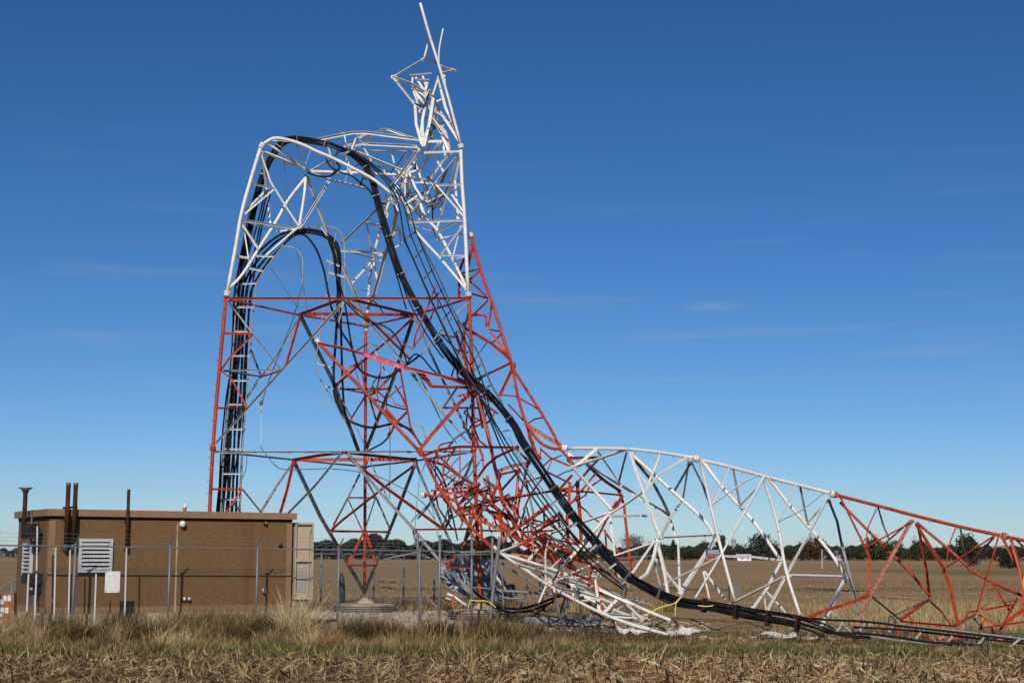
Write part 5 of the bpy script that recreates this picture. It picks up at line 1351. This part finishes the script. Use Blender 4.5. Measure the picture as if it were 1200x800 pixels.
MB().tube(parse_pts('69.5 378,681 430,680 472,682.5'.split()), .028, 6).build('rail', galv, back)
MB().tube(parse_pts('66 724,654 750,652 776,650'.split()), .028, 6).build('rail', galv, back)
bm_ = mat('dark_cover', (.03, .032, .034), .6)
tag(MB().tube([at(401.5, 712, 67), at(401, 690, 67), at(400.5, 678, 67), at(400, 671, 67)], [.12, .13, .12, .04], 10).build('ground_post', bm_, None, True), 'dark stubby post standing behind the fence left of the back leg', 'post')
tag(MB().box(at(855.5, 704, 62), Vector((.42, 0, 0)), Vector((0, .4, 0)), ez*(at(855, 681, 62).z - at(855, 704, 62).z)).build('utility_pedestal', mat('weathered_grey', (.13, .125, .115), .8)), 'grey utility pedestal in the field behind the fallen white section', 'pedestal')
# signs and boards on the fence
sg = tag(mesh_obj('fence_sign', [], [], None), None) if False else None
a = fp_(122.3, 694) - ey*.03; w_ = ex*(wall_x(139.3) - wall_x(122.3)); h_ = ez*(fp_(122, 669).z - fp_(122, 694).z)
sgn = root('fence_sign', 'plain white rectangular sign hung on the fence under the front louver', 'sign')
MB().box(a, w_, ey*.008, h_).build('plate', mat('sign_white', (.72, .70, .69), .5, noise=[(5, (.64, .61, .6), .45, .65, ONE)]), sgn)
for u in (.08, .92):
    for v in (.06, .94): MB().box(a + w_*u - ex*.015 + h_*v - ez*.015 - ey*.006, ex*.03, ey*.005, ez*.03).build('tie', 's', sgn)
brd = root('notice_board', 'orange brown notice board with white and pale blue squares at the left edge', 'board')
om = mat('orange_board', (.30, .10, .04), .7, noise=[(6, (.34, .11, .04), .45, .65, ONE)]); bl = mat('pale_blue_print', (.42, .58, .66), .6)
YB = 45.4
def flat(nm, x0, y0, x1, y1, m, d, parent): 
    p = at(x0, y1, YB) - Vector((0, d, 0)); q = at(x1, y0, YB)
    return MB().box(p, Vector((q.x - p.x, 0, 0)), Vector((0, .01, 0)), Vector((0, 0, q.z - p.z))).build(nm, m, parent)
flat('board', -14, 695.5, 16.8, 709.5, om, 0, brd); flat('board', -14, 709.9, 14.5, 725, om, 0, brd); flat('board', -14, 725.4, 10, 737, om, 0, brd)
for x0, y0, x1, y1, m in ((3.8, 697.5, 8.2, 704, 'w'), (9, 697, 13.2, 704, 'w'), (0, 702, 5, 707.5, bl), (-6, 698, -1, 704, 'w'), (.6, 711.5, 5, 718, 'w'), (5.8, 711.5, 10.2, 718, 'w'), (-.5, 716.5, 3.5, 722, bl), (-8, 712, -2, 718, 'w'), (-1, 727, 3, 733.5, 'w')):
    flat('printed_square', x0, y0, x1, y1, m, .013, brd)
MB().tube([at(18, 694, YB), at(18.5, 742, YB)], .04, 8).build('board_post', 'rust', brd)
hr_ = root('handrail', 'grey pipe handrail of the steps at the left end of the shelter', 'handrail')
for sp in ('51 -25,705 0,690 21,677', '51 -20,712 8,697 20,688'): bar('rail', sp, .03, galv, hr_)
for sp in ('51 14,681 14,712', '51 -12,697 -12,730'): bar('post', sp, .03, galv, hr_)
# yellow tape
for nm, lab, sp in (('caution_tape', 'yellow tape tied round the fence post before the right tower leg', '50.8 548.5,711.5 550.5,706 551.5,703 560,703.6 568,703.5 575,706 581,711.5'),
                    ('caution_tape', 'long yellow tape from the white tube up to the cable bundle', '45 751,722.5 762,717 772,712 783,708.5 790,706.5 799,698'),
                    ('caution_tape', 'short yellow tape loop hanging below the bundle', '44.9 791,721 791.5,712 792.5,706 798,699.5'),
                    ('caution_tape', 'yellow tape scrap lying along the split cables', '44.4 818,709 828,710 838,709 839,711.5'),
                    ('caution_tape', 'yellow tape scrap at the right edge of the photo', '42 1200,676 1199,683 1200.5,690')):
    pts = smooth_path(parse_pts(sp.split()), 4); tag(MB().profile(pts, [(-.013, 0), (.013, 0), (.013, .004), (-.013, .004)], Vector((.1, -1, .3)).normalized()).build(nm, 'y'), lab, 'tape', 'yellow caution tape')
